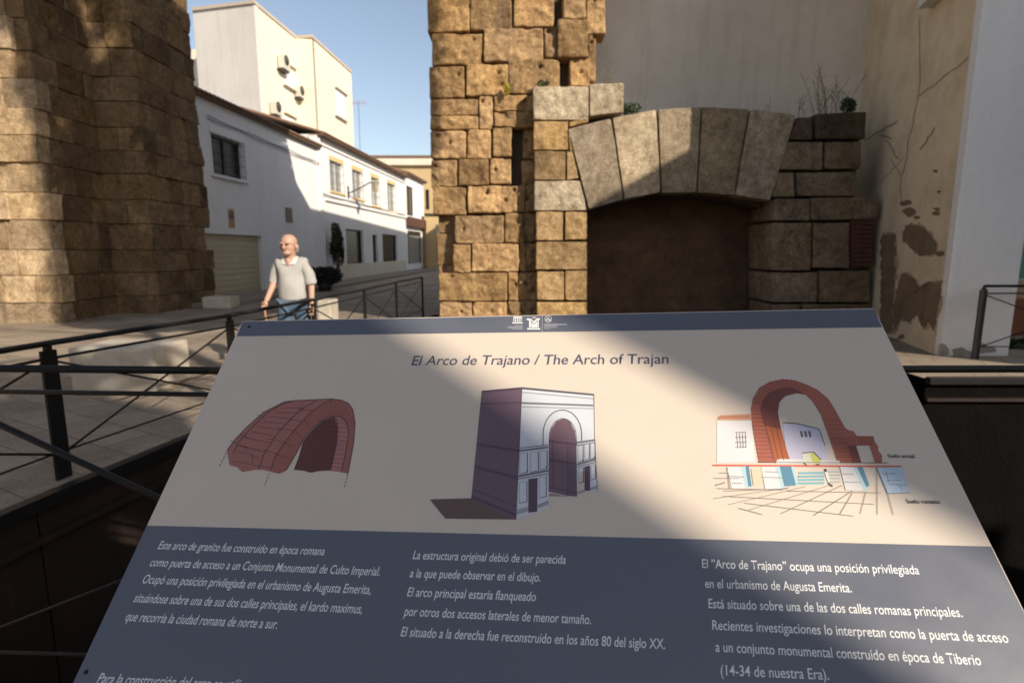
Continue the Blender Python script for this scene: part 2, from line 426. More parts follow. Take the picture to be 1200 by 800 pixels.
# vault ring
vm = MB(); n = 23; CX, CZ, RI, RO, VY0, VY1 = -5.65, 8.7, 4.05, 5.4, 12.6, 17.05
for k in range(n):
    a0 = math.pi * k / n + .004; a1 = math.pi * (k + 1) / n - .004
    for (y0, y1) in ((VY0, 13.7), (13.72, 15.4), (15.42, VY1)):
        e = rnd.uniform(-.04, .04); ps = []
        for y in (y0 + e, y1):
            for r_, a in ((RI, a0), (RO + e, a0), (RO + e, a1), (RI, a1)): ps.append((CX + r_ * math.cos(a), y, CZ + r_ * math.sin(a)))
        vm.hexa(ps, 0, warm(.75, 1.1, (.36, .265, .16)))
vm.build('vault', M['stone'], arch, tint=True, bevel=.03)

# ------------------------------------------------------------------ small reconstructed side arch
side = thing('side_arch', 'low side doorway with fan of pale wedge stones, bricked up dark inside', 'arch', (3.3, 12.5, -2.6))
sm = MB()
strip = [[(624.5,141),(690,141),(690,101),(624.5,101)],[(691,136),(731,132),(731,97),(691,98)],
 [(625,176),(666,176),(666,142),(625,142)],[(667,149),(690,143),(690,138),(667,142)],
 [(626,211),(663,211),(663,177),(626,177)],[(664,211),(679.5,209),(671,177),(664,177)],
 [(626,247),(688,247),(680,211.5),(626,212)],
 [(628,282),(660,282),(660,248),(628,248)],[(662,281),(688,281),(688,248),(662,248)],
 [(628,316),(688,316),(688,283),(628,283)],[(629,352),(661,352),(661,318),(629,318)],[(662,352),(688,352),(688,317),(662,317)],[(629,385),(688,385),(688,354),(629,354)],
 [(667,177),(671,177),(666,151),(666,151)]]
for k, q in enumerate(strip):
    c = warm(.9, 1.1, (.56, .40, .215)) if k not in (0, 1, 6) else warm(.95, 1.05, (.58, .51, .40))
    stone(sm, pxq(YN, 0, 0, 0, 0, q), FN, rnd.uniform(-.012, .012), .6, c, r=.022, amp=.03, res=.035, gap=.002)
zq = at_y(650, 385, YN).z
courses(sm, FN, .52, 1.6, -2.6, zq, heights=[.55, .6, .5], off=0, base=(.56, .40, .215))
jm = sm.build('left_jamb', M['stone'], side, tint=True)
vous = [[(67,190),(203,155),(243,412),(133,442)],[(207,155),(345,128),(358,390),(243,411)],[(349,128),(485,120),(470,390),(360,391)],
        [(487,120),(635,128),(587,398),(472,390)],[(638,128),(783,145),(700,415),(590,398)]]
for k, q in enumerate(vous):
    p = [(640 + x / 2.6675, 80 + y / 2.6675) for x, y in q]
    vb = MB(); stone(vb, pxq(YN, 0, 0, 0, 0, [p[3], p[2], p[1], p[0]]), FN, .02 + rnd.uniform(-.012, .012), .9, warm(.92, 1.05, (.55, .475, .365)), r=.018, amp=.008, res=.06, gap=.006)
    vb.build('wedge_stone', M['arch_stone'], side, tint=True)
rm = MB()
right = [[(924,164),(953,164),(953,137),(935,137)],[(956,163),(1014,163),(1015,131),(956,133)],
 [(912,199),(965,199),(965,166),(922,166)],[(967,198),(1010,198),(1011,165),(967,166)],
 [(905,231),(931,231),(931,202),(911,202)],[(934,230),(1003,230),(1004,201),(934,202)],
 [(904,259),(947,259),(947,233),(907,233)],[(948,259),(1026,257),(1026,231),(948,232)],
 [(902,317),(948,317),(948,261),(902,261)],[(950,314),(993,314),(993,261),(950,261)],
 [(902,354),(956,354),(956,319),(902,319)],[(958,354),(1017,354),(1017,317),(958,317)],
 [(902,392),(936,392),(936,356),(902,356)],[(938,392),(1018,392),(1018,356),(938,356)]]
for k, q in enumerate(right):
    base = (.20, .16, .125) if k < 2 else ((.40, .32, .235) if k != 6 and k != 7 else (.32, .26, .20))
    stone(rm, pxq(YN, 0, 0, 0, 0, q), FN, (.08 if k >= 6 else 0) + rnd.uniform(-.015, .015), 1.15 if k in (6, 8, 10, 12) else .7, warm(.85, 1.1, base), r=.024, amp=.025, res=.05, gap=.003)
courses(rm, FN, 5.45, 7.4, -2.6, at_y(950, 392, YN).z, heights=[.55, .6, .5], off=.05)
rj = rm.build('right_jamb', M['stone'], side, tint=True)
bk = MB()
for r_ in range(10):
    y0 = 259 + r_ * 5.4; a = at_y(996, y0, YN); b = at_y(1022, y0 + 4.4, YN)
    nb_ = 2; w = (b.x - a.x) / nb_
    for c_ in range(nb_): bk.box((a.x + c_ * w + .006, YN - .03, b.z), (a.x + (c_ + 1) * w - .006, YN + .2, a.z))
bk.build('brick_infill', plain('old_brick', (.13, .05, .035), .9, .3, 9), rj, bevel=.006)
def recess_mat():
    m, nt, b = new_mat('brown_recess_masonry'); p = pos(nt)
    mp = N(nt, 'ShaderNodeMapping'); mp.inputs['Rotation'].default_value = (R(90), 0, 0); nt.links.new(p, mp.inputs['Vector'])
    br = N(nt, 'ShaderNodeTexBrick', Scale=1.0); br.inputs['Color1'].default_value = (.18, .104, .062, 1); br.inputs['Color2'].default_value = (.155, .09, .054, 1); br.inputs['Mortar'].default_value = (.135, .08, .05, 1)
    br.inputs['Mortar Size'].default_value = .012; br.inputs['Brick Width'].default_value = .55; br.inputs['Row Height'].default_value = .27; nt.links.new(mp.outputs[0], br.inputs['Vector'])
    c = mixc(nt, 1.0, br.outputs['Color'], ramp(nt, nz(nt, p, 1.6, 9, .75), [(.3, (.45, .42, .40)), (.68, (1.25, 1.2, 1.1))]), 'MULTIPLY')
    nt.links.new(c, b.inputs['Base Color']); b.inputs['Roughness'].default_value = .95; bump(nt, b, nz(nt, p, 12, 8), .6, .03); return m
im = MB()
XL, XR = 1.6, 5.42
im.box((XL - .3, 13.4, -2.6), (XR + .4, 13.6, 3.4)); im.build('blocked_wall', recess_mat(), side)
cm = MB(); cm.box((.75, 12.35, -2.6), (XL - .06, 13.39, 4.75)); cm.box((XR + .12, 12.4, -2.6), (7.25, 13.39, 4.15)); 
P0 = at_y(720, 165, YN); P1 = at_y(905, 165, YN)
arcpts = []
for k in range(13):
    x = 688 + (903 - 688) * k / 12; t = k / 6 - 1; arcpts.append(at_y(x, 226 + 16 * t * t, YN))
for a, b in zip(arcpts, arcpts[1:]):
    cm.hexa([(a.x, 12.5, a.z), (b.x, 12.5, b.z), (b.x, 13.39, b.z), (a.x, 13.39, a.z), (a.x, 12.5, 4.35), (b.x, 12.5, 4.35), (b.x, 13.39, 4.35), (a.x, 13.39, 4.35)])
cm.build('rubble_core', M['core'], side)

# ------------------------------------------------------------------ plastered house on the right
PW0 = Vector((6.78, 8.99, 0)); PW1 = Vector((8.25, 14.2, 0))
wd = (PW1 - PW0).normalized(); wn = Vector((-wd.y, wd.x, 0))     # faces the pit (-x)
house = thing('plaster_house', 'tall old plastered house behind the side arch, cream wall peeling', 'house', (9.5, 12, 0))
mb = MB(); mb.box((-.3, 14.2, -.05), (8.9, 14.5, 13)); mb.build('back_wall', M['grey_plaster'], house)
mb = MB(); t = .35
a, b = PW0 + Vector((.003, .004, 0)), PW1
def slab(mb, a, b, n, t, z0, z1, mi=0):
    o = -n * t
    mb.hexa([a + Vector((0, 0, z0)), b + Vector((0, 0, z0)), b + o + Vector((0, 0, z0)), a + o + Vector((0, 0, z0)),
             a + Vector((0, 0, z1)), b + Vector((0, 0, z1)), b + o + Vector((0, 0, z1)), a + o + Vector((0, 0, z1))], mi)
slab(mb, a, b, wn, .35, -.05, 13); sw = mb.build('side_wall', M['old_plaster'], house)
mb = MB(); mb.box((6.778, 8.86, -.05), (7.85, 8.986, 13)); mb.build('front_wall', plaster('brightened_whitewash', (.88, .86, .83), (.66, .62, .56), .2, scale=.6), house)  # whitewash brightened in place of sunlight on this wall
mb = MB(); mb.hexa([PW0 + Vector((0, 0, 13.01)), Vector((7.86, 8.98, 13.01)), Vector((7.86, 14.5, 13.01)), Vector((-.3, 14.5, 13.01)), PW0 + Vector((0, 0, 13.2)), Vector((7.86, 8.98, 13.2)), Vector((7.86, 14.5, 13.2)), Vector((-.3, 14.5, 13.2))]) if False else mb.box((6.5, 8.7, 13.01), (9, 14.5, 13.2))
mb.build('roof', M['tile'], house)
def on_wall(x, y, lift=.004): return hit(x, y, PW0, wn) + wn * lift
def ragged(poly, step=6, amp=3.0, seed=0):
    out = []
    for (x0, y0), (x1, y1) in zip(poly, poly[1:] + poly[:1]):
        L = math.hypot(x1 - x0, y1 - y0); n = max(1, int(L / step))
        for k in range(n):
            t = k / n; x = x0 + (x1 - x0) * t; y = y0 + (y1 - y0) * t
            out.append((x + amp * noise.noise(Vector((x * .13, y * .13, seed))) + amp * .6 * noise.noise(Vector((x * .5, y * .5, seed + 3))),
                        y + amp * noise.noise(Vector((x * .13, y * .13, seed + 7))) + amp * .6 * noise.noise(Vector((x * .5, y * .5, seed + 11)))))
    return out
patches = [[(1033,275),(1050,273),(1050,300),(1048,340),(1046,388),(1031,390),(1032,340)],
           [(1060,265),(1075,262),(1088,272),(1098,285),(1096,298),(1080,300),(1068,292),(1058,280)],
           [(1054,325),(1062,320),(1074,328),(1078,340),(1072,342),(1088,330),(1103,330),(1102,345),(1100,360),(1094,388),(1088,378),(1083,386),(1074,368),(1066,378),(1056,374),(1051,386),(1047,386),(1048,352),(1052,340)]]
M['undercoat'] = plaster('worn_undercoat', (.52, .42, .30), (.33, .25, .17), .7, scale=3, streak=False)
for k, p in enumerate(patches):
    cx = sum(q[0] for q in p) / len(p); cy = sum(q[1] for q in p) / len(p)
    mb = MB(); vs = [on_wall(cx + (x - cx) * 1.07 + 1.2, cy + (y - cy) * 1.05, .002) for x, y in ragged(p, 1.5, 4.0, k * 5.0 + 2)]; mb.add(vs, [tuple(range(len(vs)))]); mb.build('worn_plaster', M['undercoat'], sw)
    mb = MB(); pts = ragged(p, 1.5, 3.0, k * 5.0)
    vs = [on_wall(x, y) for x, y in pts]; mb.add(vs, [tuple(range(len(vs)))]); mb.build('bare_patch', M['bare_render'], sw)
for k, (x, y, r_) in enumerate([(1062, 238, 7), (1066, 248, 9), (1098, 245, 4), (1101, 225, 3), (1098, 250, 5), (1101, 297, 5), (1056, 395, 4), (1096, 200, 2.5), (1075, 255, 4)]):
    mb = MB(); pts = ragged([(x + r_ * math.cos(t * .785), y + r_ * .6 * math.sin(t * .785)) for t in range(8)], 2, 2.0, k + 40)
    vs = [on_wall(a_, b_, .003) for a_, b_ in pts]; mb.add(vs, [tuple(range(len(vs)))]); mb.build('bare_patch', M['bare_render'], sw)
def ribbon(mb, fn, pts, w, mi=0):
    for (x0, y0), (x1, y1) in zip(pts, pts[1:]):
        L = math.hypot(x1 - x0, y1 - y0) or 1; nx, ny = -(y1 - y0) / L * w / 2, (x1 - x0) / L * w / 2
        mb.add([fn(x0 - nx, y0 - ny), fn(x0 + nx, y0 + ny), fn(x1 + nx, y1 + ny), fn(x1 - nx, y1 - ny)], [(0, 1, 2, 3)], mi)
def wob(a, b, n, seed, amp=2.5): return [(a[0] + (b[0] - a[0]) * k / n + amp * noise.noise(Vector((k * .9, seed, 0))), a[1] + (b[1] - a[1]) * k / n + amp * noise.noise(Vector((k * .9, seed, 5)))) for k in range(n + 1)]
for k, (a, b, w) in enumerate([((1014, 164), (1052, 142), 2.2), ((1030, 158), (1045, 162), 2.0), ((1076, 115), (1134, 68), 1.3), ((1078, 20), (1078, 100), .9), ((1078, 100), (1058, 205), .9), ((1040, 165), (1052, 186), 1.8), ((1078, 176), (1096, 150), 1.6), ((1044, 186), (1058, 208), 1.2), ((1056, 208), (1056, 240), 1.0), ((1060, 185), (1030, 215), .9)]):
    cr = MB(); ribbon(cr, lambda x, y: on_wall(x, y, .005 + .0004 * k), wob(a, b, 9, k * 3.3), w * .7); cr.build('crack', M['crack'], sw)
# stone sill at the very top of the peeling wall
mb = MB(); A_ = on_wall(1092, 11, .0); B_ = on_wall(1118, 0, 0)
slab(mb, A_ + wn * .22, Vector((PW0.x, PW0.y, 0)) + wn * .22 + Vector((0, 0, A_.z)) + wd * .25, wn, .21, .02, .16)
mb.build('window_sill', M['white_metal'], sw)
# grime at the foot of the white wall
mb = MB(); fn = lambda x, y: at_y(x, y, 8.856)
for k, p in enumerate([[(1100,404),(1104,402),(1112,408),(1113,414),(1103,419),(1098,418)],[(1116,409),(1126,407),(1140,412),(1138,417),(1118,417)],[(1142,404),(1150,402),(1166,407),(1168,412),(1146,414)]]):
    mb = MB(); vs = [fn(x, y) for x, y in ragged(p, 2, 1.5, k + 70)]; mb.add(vs, [tuple(range(len(vs)))]); mb.build('grime_patch', M['grime'], house)

# ------------------------------------------------------------------ street of white houses on the left
FA = Vector((-9.9, 18.9, 0)); FD = Vector((.0667, 1, 0)).normalized(); FNn = Vector((FD.y, -FD.x, 0))
def fac(x, y):
    P = hit(x, y, FA, FNn); return (P - FA).dot(FD), P.z
def fpt(a, z, o=0): return FA + FD * a + Vector((0, 0, z)) + FNn * o
def fbox(mb, a0, a1, z0, z1, o0, o1, mi=0):
    mb.hexa([fpt(a0, z0, o0), fpt(a1, z0, o0), fpt(a1, z0, o1), fpt(a0, z0, o1), fpt(a0, z1, o0), fpt(a1, z1, o0), fpt(a1, z1, o1), fpt(a0, z1, o1)], mi)
def frect(x0, x1, y0, y1):                     # y at the left edge
    a0, z1 = fac(x0, y0); _, z0 = fac(x0, y1); a1, _ = fac(x1, (y0 + y1) / 2)
    return a0, a1, z0, z1
def wall_with_holes(mb, a0, a1, z0, z1, holes, th=.35, front=0.0):
    """solid wall between the openings, each a real hole"""
    xs = sorted({a0, a1, *[h[0] for h in holes], *[h[1] for h in holes]}); zs = sorted({z0, z1, *[h[2] for h in holes], *[h[3] for h in holes]})
    for i in range(len(xs) - 1):
        j = 0
        while j < len(zs) - 1:
            def solid(jj):
                cx = (xs[i] + xs[i + 1]) / 2; cz = (zs[jj] + zs[jj + 1]) / 2
                return not any(h[0] < cx < h[1] and h[2] < cz < h[3] for h in holes)
            if solid(j):
                k = j
                while k + 1 < len(zs) - 1 and solid(k + 1): k += 1
                fbox(mb, xs[i], xs[i + 1], zs[j], zs[k + 1], front - th, front); j = k + 1
            else: j += 1
def window(parent, r, frame_m, bars=None, sill=True, trim=None, lintel=False, depth=.16, pane=None):
    a0, a1, z0, z1 = r
    f = MB(); t = min(.07, (a1 - a0) * .08)
    fbox(f, a0, a0 + t, z0, z1, -depth - .02, -depth + .05); fbox(f, a1 - t, a1, z0, z1, -depth - .02, -depth + .05)
    fbox(f, a0 + t, a1 - t, z0, z0 + t, -depth - .02, -depth + .05); fbox(f, a0 + t, a1 - t, z1 - t, z1, -depth - .02, -depth + .05)
    fbox(f, (a0 + a1) / 2 - t * .4, (a0 + a1) / 2 + t * .4, z0 + t, z1 - t, -depth - .01, -depth + .04)
    w = f.build('window', frame_m, parent)
    g = MB(); fbox(g, a0 + t, a1 - t, z0 + t, z1 - t, -depth - .015, -depth - .005); g.build('pane', pane or M['glass'], w)
    if bars:
        g = MB(); n = bars
        for k in range(n + 1):
            a = a0 - .02 + (a1 - a0 + .04) * k / n; g.tube(fpt(a, z0 - .02, .06), fpt(a, z1 + .02, .06), .011, n=6)
        for k in range(4):
            z = z0 + (z1 - z0) * (k + .3) / 3.6; g.tube(fpt(a0 - .03, z, .06), fpt(a1 + .03, z, .06), .012, n=6)
        g.build('grille', M['frame_dark'], w)
    if sill:
        g = MB(); fbox(g, a0 - .18, a1 + .18, z0 - .10, z0 - .004, .002, .12); 
        g.build('sill', trim or M['white_wall'], w, bevel=.01)
    if lintel:
        g = MB(); fbox(g, a0 - .1, a1 + .1, z1 + .01, z1 + .22, .002, .06); g.build('lintel', trim or M['white_wall'], w, bevel=.01)
    return w
def tile_eave(mb, a0, a1, z, out=.4, back=3.5, rise=.28, step=.24):
    n = int((a1 - a0) / step)
    fbox(mb, a0, a1, z - .05, z - .005, -.3, out - .06)
    for k in range(n):
        a = a0 + (k + .5) * (a1 - a0) / n; r_ = step * .42
        p = fpt(a, z + .03, out); q = fpt(a, z + .03 + rise * (back + out), -back)
        rows = []
        for P in (p, q):
            for t in range(6):
                th = math.pi * t / 5; rows.append(P + FD * (r_ * math.cos(th)) + Vector((0, 0, r_ * .8 * math.sin(th))))
        mb.add(rows, [(t, t + 1, 6 + t + 1, 6 + t) for t in range(5)] + [tuple(range(6))], 0, smooth=False)
    fbox(mb, a0, a1, z - .0, z + .02, -.3, out - .03)
    mb.hexa([fpt(a0, z, out - .03), fpt(a1, z, out - .03), fpt(a1, z + rise * (back + out), -back), fpt(a0, z + rise * (back + out), -back),
             fpt(a0, z + .03, out - .03), fpt(a1, z + .03, out - .03), fpt(a1, z + .03 + rise * (back + out), -back), fpt(a0, z + .03 + rise * (back + out), -back)])
aH1 = fac(374, 240)[0]; aH2 = fac(474.5, 250)[0]; aH3 = fac(497, 260)[0]
zE1 = fac(300, 141)[1]; zE2 = fac(400, 172)[1]
print('house', aH1, aH2, aH3, zE1, zE2)
# house one: blank wall with garage door and barred window
h1 = thing('white_house', 'plain white house with beige garage door and one barred window', 'house', fpt(4, 0))
win1 = frect(247, 284, 156, 203)
gar = list(frect(236, 308.5, 273, 345)); gar[0] = -1.0; gar[2] = 0
mb = MB(); wall_with_holes(mb, -2.5, aH1, -.05, zE1, [win1, tuple(gar)], .4); mb.build('wall', M['white_wall'], h1)
mb = MB(); fbox(mb, -2.5, aH1, -.05, zE1, -7, -.41); mb.build('rear_wall', M['white_wall'], h1)
window(h1, win1, M['frame_dark'], 5, True, None, True, .2)
mb = MB(); nsl = 11; gz0, gz1 = .02, gar[3]
for k in range(nsl):
    z = gz0 + (gz1 - gz0) * k / nsl; fbox(mb, gar[0], gar[1] - .002, z, z + (gz1 - gz0) / nsl - .012, -.22, -.16)
fbox(mb, gar[0], gar[1], gz0, gz1, -.30, -.215)
gd = mb.build('garage_door', M['door_beige'], h1, bevel=.004)
mb = MB(); tile_eave(mb, -2.5, aH1 + .1, zE1, .28, 3.4, .3); mb.build('roof', M['tile'], h1)
def no_parking():
    a, z = fac(271, 256); t = thing('garage_sign', 'small orange and brown plate with round no parking mark above the garage', 'sign', fpt(a, z, .01))
    mb = MB(); fbox(mb, a - .2, a + .2, z - .33, z + .33, .004, .012); mb.build('plate', plain('aged_plate', (.42, .33, .22), .6, .15), t)
    mb = MB(); c = fpt(a, z + .1, .014)
    def disc(r_, lift, mi):
        vs = [c + FNn * lift + FD * (r_ * math.cos(k * math.pi / 14)) + Vector((0, 0, r_ * math.sin(k * math.pi / 14))) for k in range(28)]; mb.add(vs, [tuple(range(28))], mi)
    disc(.17, 0, 0); disc(.12, .003, 1)
    p = Vector((0, 0, 1)); mb.add([c + FNn * .006 + FD * x + p * y for x, y in ((-.12, .085), (-.085, .12), (.12, -.085), (.085, -.12))], [(0, 1, 2, 3)], 0)
    mb.build('round_mark', [plain('faded_red', (.23, .07, .04), .6), plain('faded_blue_disc', (.12, .10, .12), .6)], t)
    mb = MB(); fbox(mb, a - .16, a + .16, z - .28, z - .12, .013, .016); mb.build('lower_strip', plain('orange_strip', (.45, .22, .07), .6), t)
no_parking()
a, z = fac(338, 252); mb = MB(); fbox(mb, a - .28, a + .28, z - .3, z + .3, .004, .05)
t = mb.build('meter_box', plain('brown_box', (.22, .17, .12), .7), None, bevel=.01); tag(t, 'small brown meter cover on the white wall right of the garage', 'box')
# house two: upper floor windows, shop below
h2 = thing('white_shop_house', 'white two storey house with four upstairs windows, shop below and tiled eave', 'house', fpt((aH1 + aH2) / 2, 0))
wins = [frect(385, 401, 187, 223), frect(411.5, 424, 198, 231), frect(434, 443.5, 207, 240), frect(453, 462.5, 214, 247)]
sh = [frect(404, 425, 268, 311), frect(435.5, 442, 275, 323), frect(447, 465, 274, 312)]
door = list(frect(386.5, 395, 262, 331)); door[2] = .0; sh[1] = (sh[1][0], sh[1][1], .0, sh[1][3])
mb = MB(); wall_with_holes(mb, aH1 + .003, aH2, -.05, zE2, [tuple(w) for w in wins + sh] + [tuple(door)], .4, .05)
mb.build('wall', M['white_wall'], h2)
mb = MB(); fbox(mb, aH1 + .003, aH2, -.05, zE2, -8, -.41); mb.build('rear_wall', M['white_wall'], h2)
for w in wins: window(h2, w, M['white_metal'], 4, True, M['yellow_trim'], True, .1, M['paleglass'])
for k, w in enumerate(sh):
    f = MB(); a0, a1, z0, z1 = w; t = .08
    fbox(f, a0, a0 + t, z0, z1, -.2, -.08); fbox(f, a1 - t, a1, z0, z1, -.2, -.08); fbox(f, a0 + t, a1 - t, z0, z0 + t, -.2, -.08); fbox(f, a0 + t, a1 - t, z1 - t, z1, -.2, -.08)
    fo = f.build('shop_door' if k == 1 else 'shop_window', M['frame_dark'], h2)
    g = MB(); fbox(g, a0 + t, a1 - t, z0 + t, z1 - t, -.16, -.15); g.build('pane', M['shopglass'], fo)
    if k != 1:
        g = MB(); aw = (a0 + a1) / 2
        fbox(g, a0 + t, a1 - t, z0 + t + .35, z0 + t + .4, -.6, -.2); g.build('display_shelf', M['cream_wall'], fo)
mb = MB(); fbox(mb, door[0], door[1], 0, door[3], -.25, -.2); mb.build('entrance_door', M['frame_dark'], h2)
zl = fac(382, 234)[1]
mb = MB(); fbox(mb, aH1 + .6, aH2, zl - .07, zl + .07, .052, .16); mb.build('ledge', M['white_wall'], h2, bevel=.015)
mb = MB(); zc = fac(390, 176)[1]; fbox(mb, aH1 + .01, aH2 - .01, zc - .05, zc + .05, .052, .12); mb.build('cornice', M['white_wall'], h2, bevel=.015)
mb = MB(); fbox(mb, aH1 + .3, aH2 - .3, .02, .9, .052, .075); mb.build('plinth', M['cream_wall'], h2)
mb = MB(); tile_eave(mb, aH1 + .0, aH2 + .1, zE2, .45, 3.6, .3); mb.build('roof', M['tile'], h2)
mb = MB(); fbox(mb, aH1 + .15, aH1 + .22, .1, zE2 - .1, .055, .125); mb.build('drain_pipe', M['white_metal'], h2)
# house three
h3 = thing('white_corner_house', 'last white house down the street with brown fascia over its shop window', 'house', fpt((aH2 + aH3) / 2, 0))
zE3 = fac(485, 209)[1]
w3 = frect(476, 484, 217, 252); s3 = frect(477.5, 494.5, 270, 310)
mb = MB(); wall_with_holes(mb, aH2 + .003, aH3, -.05, zE3, [w3, s3], .4, .0); mb.build('wall', M['white_wall'], h3)
mb = MB(); fbox(mb, aH2 + .003, aH3, -.05, zE3, -8, -.41); mb.build('rear_wall', M['white_wall'], h3)
window(h3, w3, M['frame_dark'], None, True, None, False, .1)
f = MB(); a0, a1, z0, z1 = s3; fbox(f, a0, a0 + .7, z0, z1, -.2, -.1); fbox(f, a1 - .15, a1, z0, z1, -.2, -.1); fbox(f, a0 + .7, a1 - .15, z1 - .3, z1, -.2, -.1)
fo = f.build('shop_window', M['frame_dark'], h3); g = MB(); fbox(g, a0 + .7, a1 - .15, z0, z1 - .3, -.18, -.17); g.build('pane', plain('pale_blind', (.30, .29, .26), .3), fo)
zf = fac(476, 254)[1]; zf2 = fac(476, 265)[1]
mb = MB(); fbox(mb, aH2 + .1, aH3 - .1, zf2, zf, .003, .35); mb.build('fascia', M['brown_fascia'], h3, bevel=.02)
mb = MB(); tile_eave(mb, aH2 + .15, aH3 + .1, zE3, .35, 3.2, .25, .4); mb.build('roof', M['tile'], h3)
# wall lamp between the first two upstairs windows
a, z = fac(406, 216); t = thing('wall_lamp', 'black bracket street lamp on the shop house wall between upstairs windows', 'lamp', fpt(a, z, .05))
mb = MB(); pts = [fpt(a, z - .5, .06), fpt(a + .1, z - .2, .7), fpt(a + .25, z + .1, 1.2), fpt(a + .3, z + .15, 1.5)]; mb.path(pts, .035); mb.tube(fpt(a, z - .75, .08), fpt(a, z - .1, .08), .05); mb.build('bracket', M['frame_dark'], t)
mb = MB(); c = fpt(a + .3, z + .1, 1.5); mb.tube(c, c - Vector((0, 0, .5)), .22, .13, 6); mb.tube(c + Vector((0, 0, .14)), c, .06, .26, 6); mb.build('lantern', plain('lamp_glass', (.35, .3, .22), .3), t)
# service cables sagging along the fronts
mb = MB()
for a0, a1, z0, z1 in ((.3, aH1 + .1, zE1 - .55, zE1 - .7), (aH1 + .3, aH2 - .2, zl + .25, zl + .2)):
    for q in range(2):
        pts = [fpt(a0 + (a1 - a0) * k / 14, z0 + (z1 - z0) * k / 14 - .05 * abs(math.sin(k * .7 + q)) - .06 * q, .08) for k in range(15)]
        mb2 = MB(); mb2.path(pts, .014, 6); cbl = mb2.build('service_cable', M['frame_dark'], h1 if a0 < 1 else h2)
# pavement strip along the houses
mb = MB(); fbox(mb, -2.4, aH3 + 6, .004, .12, .01, 1.7); mb.build('pavement', plain('pavement_slabs', (.26, .22, .17), .85, .2, 3, bmp=.01), None, 'structure', bevel=.015)

# ------------------------------------------------------------------ apartment block behind
AY = 30.0
c0 = at_y(297.5, 5, AY); apt = thing('apartment_block', 'tall pale apartment block above the white houses with weathered blank side', 'building', (c0.x, AY + 6, 0))
zT = c0.z; P0 = Vector((c0.x, AY, 0))
def ray_line(x, y, P, n): return hit(x, y, P, n)
s1 = ray_line(347, 60, P0, FNn); L1 = (s1 - P0).dot(FD)
Q = P0 + FD * L1 + FNn * .95
s2 = ray_line(413, 120, Q, FNn); L2 = (s2 - Q).dot(FD)
sd = (at_y(226, 17, AY + .9) - c0); sd.z = 0
mb = MB()
def wall_poly(mb, A, B, z0, z1, mi=0, t=.3, out=None):
    d = (B - A).normalized(); n = Vector((d.y, -d.x, 0)) if out is None else out
    slab(mb, A, B, n, t, z0, z1, mi)
side_n = Vector((sd.y, -sd.x, 0)).normalized(); side_n = side_n if side_n.y < 0 else -side_n
wall_poly(mb, P0 + Vector(sd), P0, 0, zT, out=side_n); mb.build('side_wall', M['apart_side'], apt)
mb = MB(); wall_poly(mb, P0 + FD * .31, P0 + FD * L1, 0, zT, out=FNn); wall_poly(mb, P0 + FD * L1 - FNn * .31, Q, 0, zT, out=-FD)
wall_poly(mb, Q + FD * .01 - FNn * 0, Q + FD * L2, 0, zT, out=FNn); wall_poly(mb, Q + FD * L2 - FNn * .31, Q + FD * L2 - FNn * 7, 0, zT, out=FD)
wall_poly(mb, P0 + Vector(sd) + FD * .31, P0 + Vector(sd) + FD * (L1 + L2), 0, zT, out=-FNn)
fw_ = mb.build('front_wall', M['apart_front'], apt)
mb = MB(); e = FNn * .06
pts = [P0 + Vector(sd) - FD * .1, P0 - FD * .1 + e, P0 + FD * L1 + e, Q + e - FD * .1, Q + FD * L2 + e, Q + FD * L2 + Vector(sd)]
mb.add([p + Vector((0, 0, zT + .004)) for p in pts] + [p + Vector((0, 0, zT + .16)) for p in pts], [tuple(range(6)), tuple(range(6, 12))] + [(k, (k + 1) % 6, 6 + (k + 1) % 6, 6 + k) for k in range(6)])
mb.build('coping', plain('coping_stone', (.5, .42, .34), .8, .15), apt)
def on_apt(x, y, base): 
    P = hit(x, y, base, FNn); return P
def apt_box(mb, x0, x1, y0, y1, base, o0, o1, mi=0):
    A = on_apt(x0, y0, base); B = on_apt(x1, (y0 + y1) / 2, base); z1 = A.z; z0 = on_apt(x0, y1, base).z
    a = Vector((A.x, A.y, 0)); b = Vector((B.x, B.y, 0))
    p = []
    for z in (z0, z1):
        for q, o in ((a, o0), (b, o0), (b, o1), (a, o1)): p.append(q + FNn * o + Vector((0, 0, z)))
    mb.hexa(p, mi)
for lab, base, (x0, x1, y0, y1) in (('white air conditioner hung highest on the apartment block front', P0, (323, 333, 62, 80)), ('white air conditioner lowest on the apartment block front', P0, (314, 323, 117, 134)), ('white air conditioner tucked in the corner of the apartment front', P0, (343.5, 350, 99, 114))):
    A = on_apt((x0 + x1) / 2, y1, base); t = thing('air_conditioner', lab, 'air conditioner', A, 'air conditioners on the apartment block')
    mb = MB(); apt_box(mb, x0 + .6, x1 - .6, y0 + 2, y1 - 1, base, .06, .36); mb.build('casing', plain('aged_enamel', (.55, .51, .43), .6), t, bevel=.03)
    mb = MB(); c = on_apt((x0 + x1) / 2, (y0 + y1) / 2, base)
    mb.tube(c + FNn * .365, c + FNn * .385, .26, .26, 20); mb.build('fan_grille', plain('dark_fan', (.06, .055, .05), .6), t)
    mb = MB(); apt_box(mb, x0 + 1, x1 - 1, y1 + .4, y1 + 1.6, base, .005, .34); mb.build('bracket', M['frame_dark'], t)
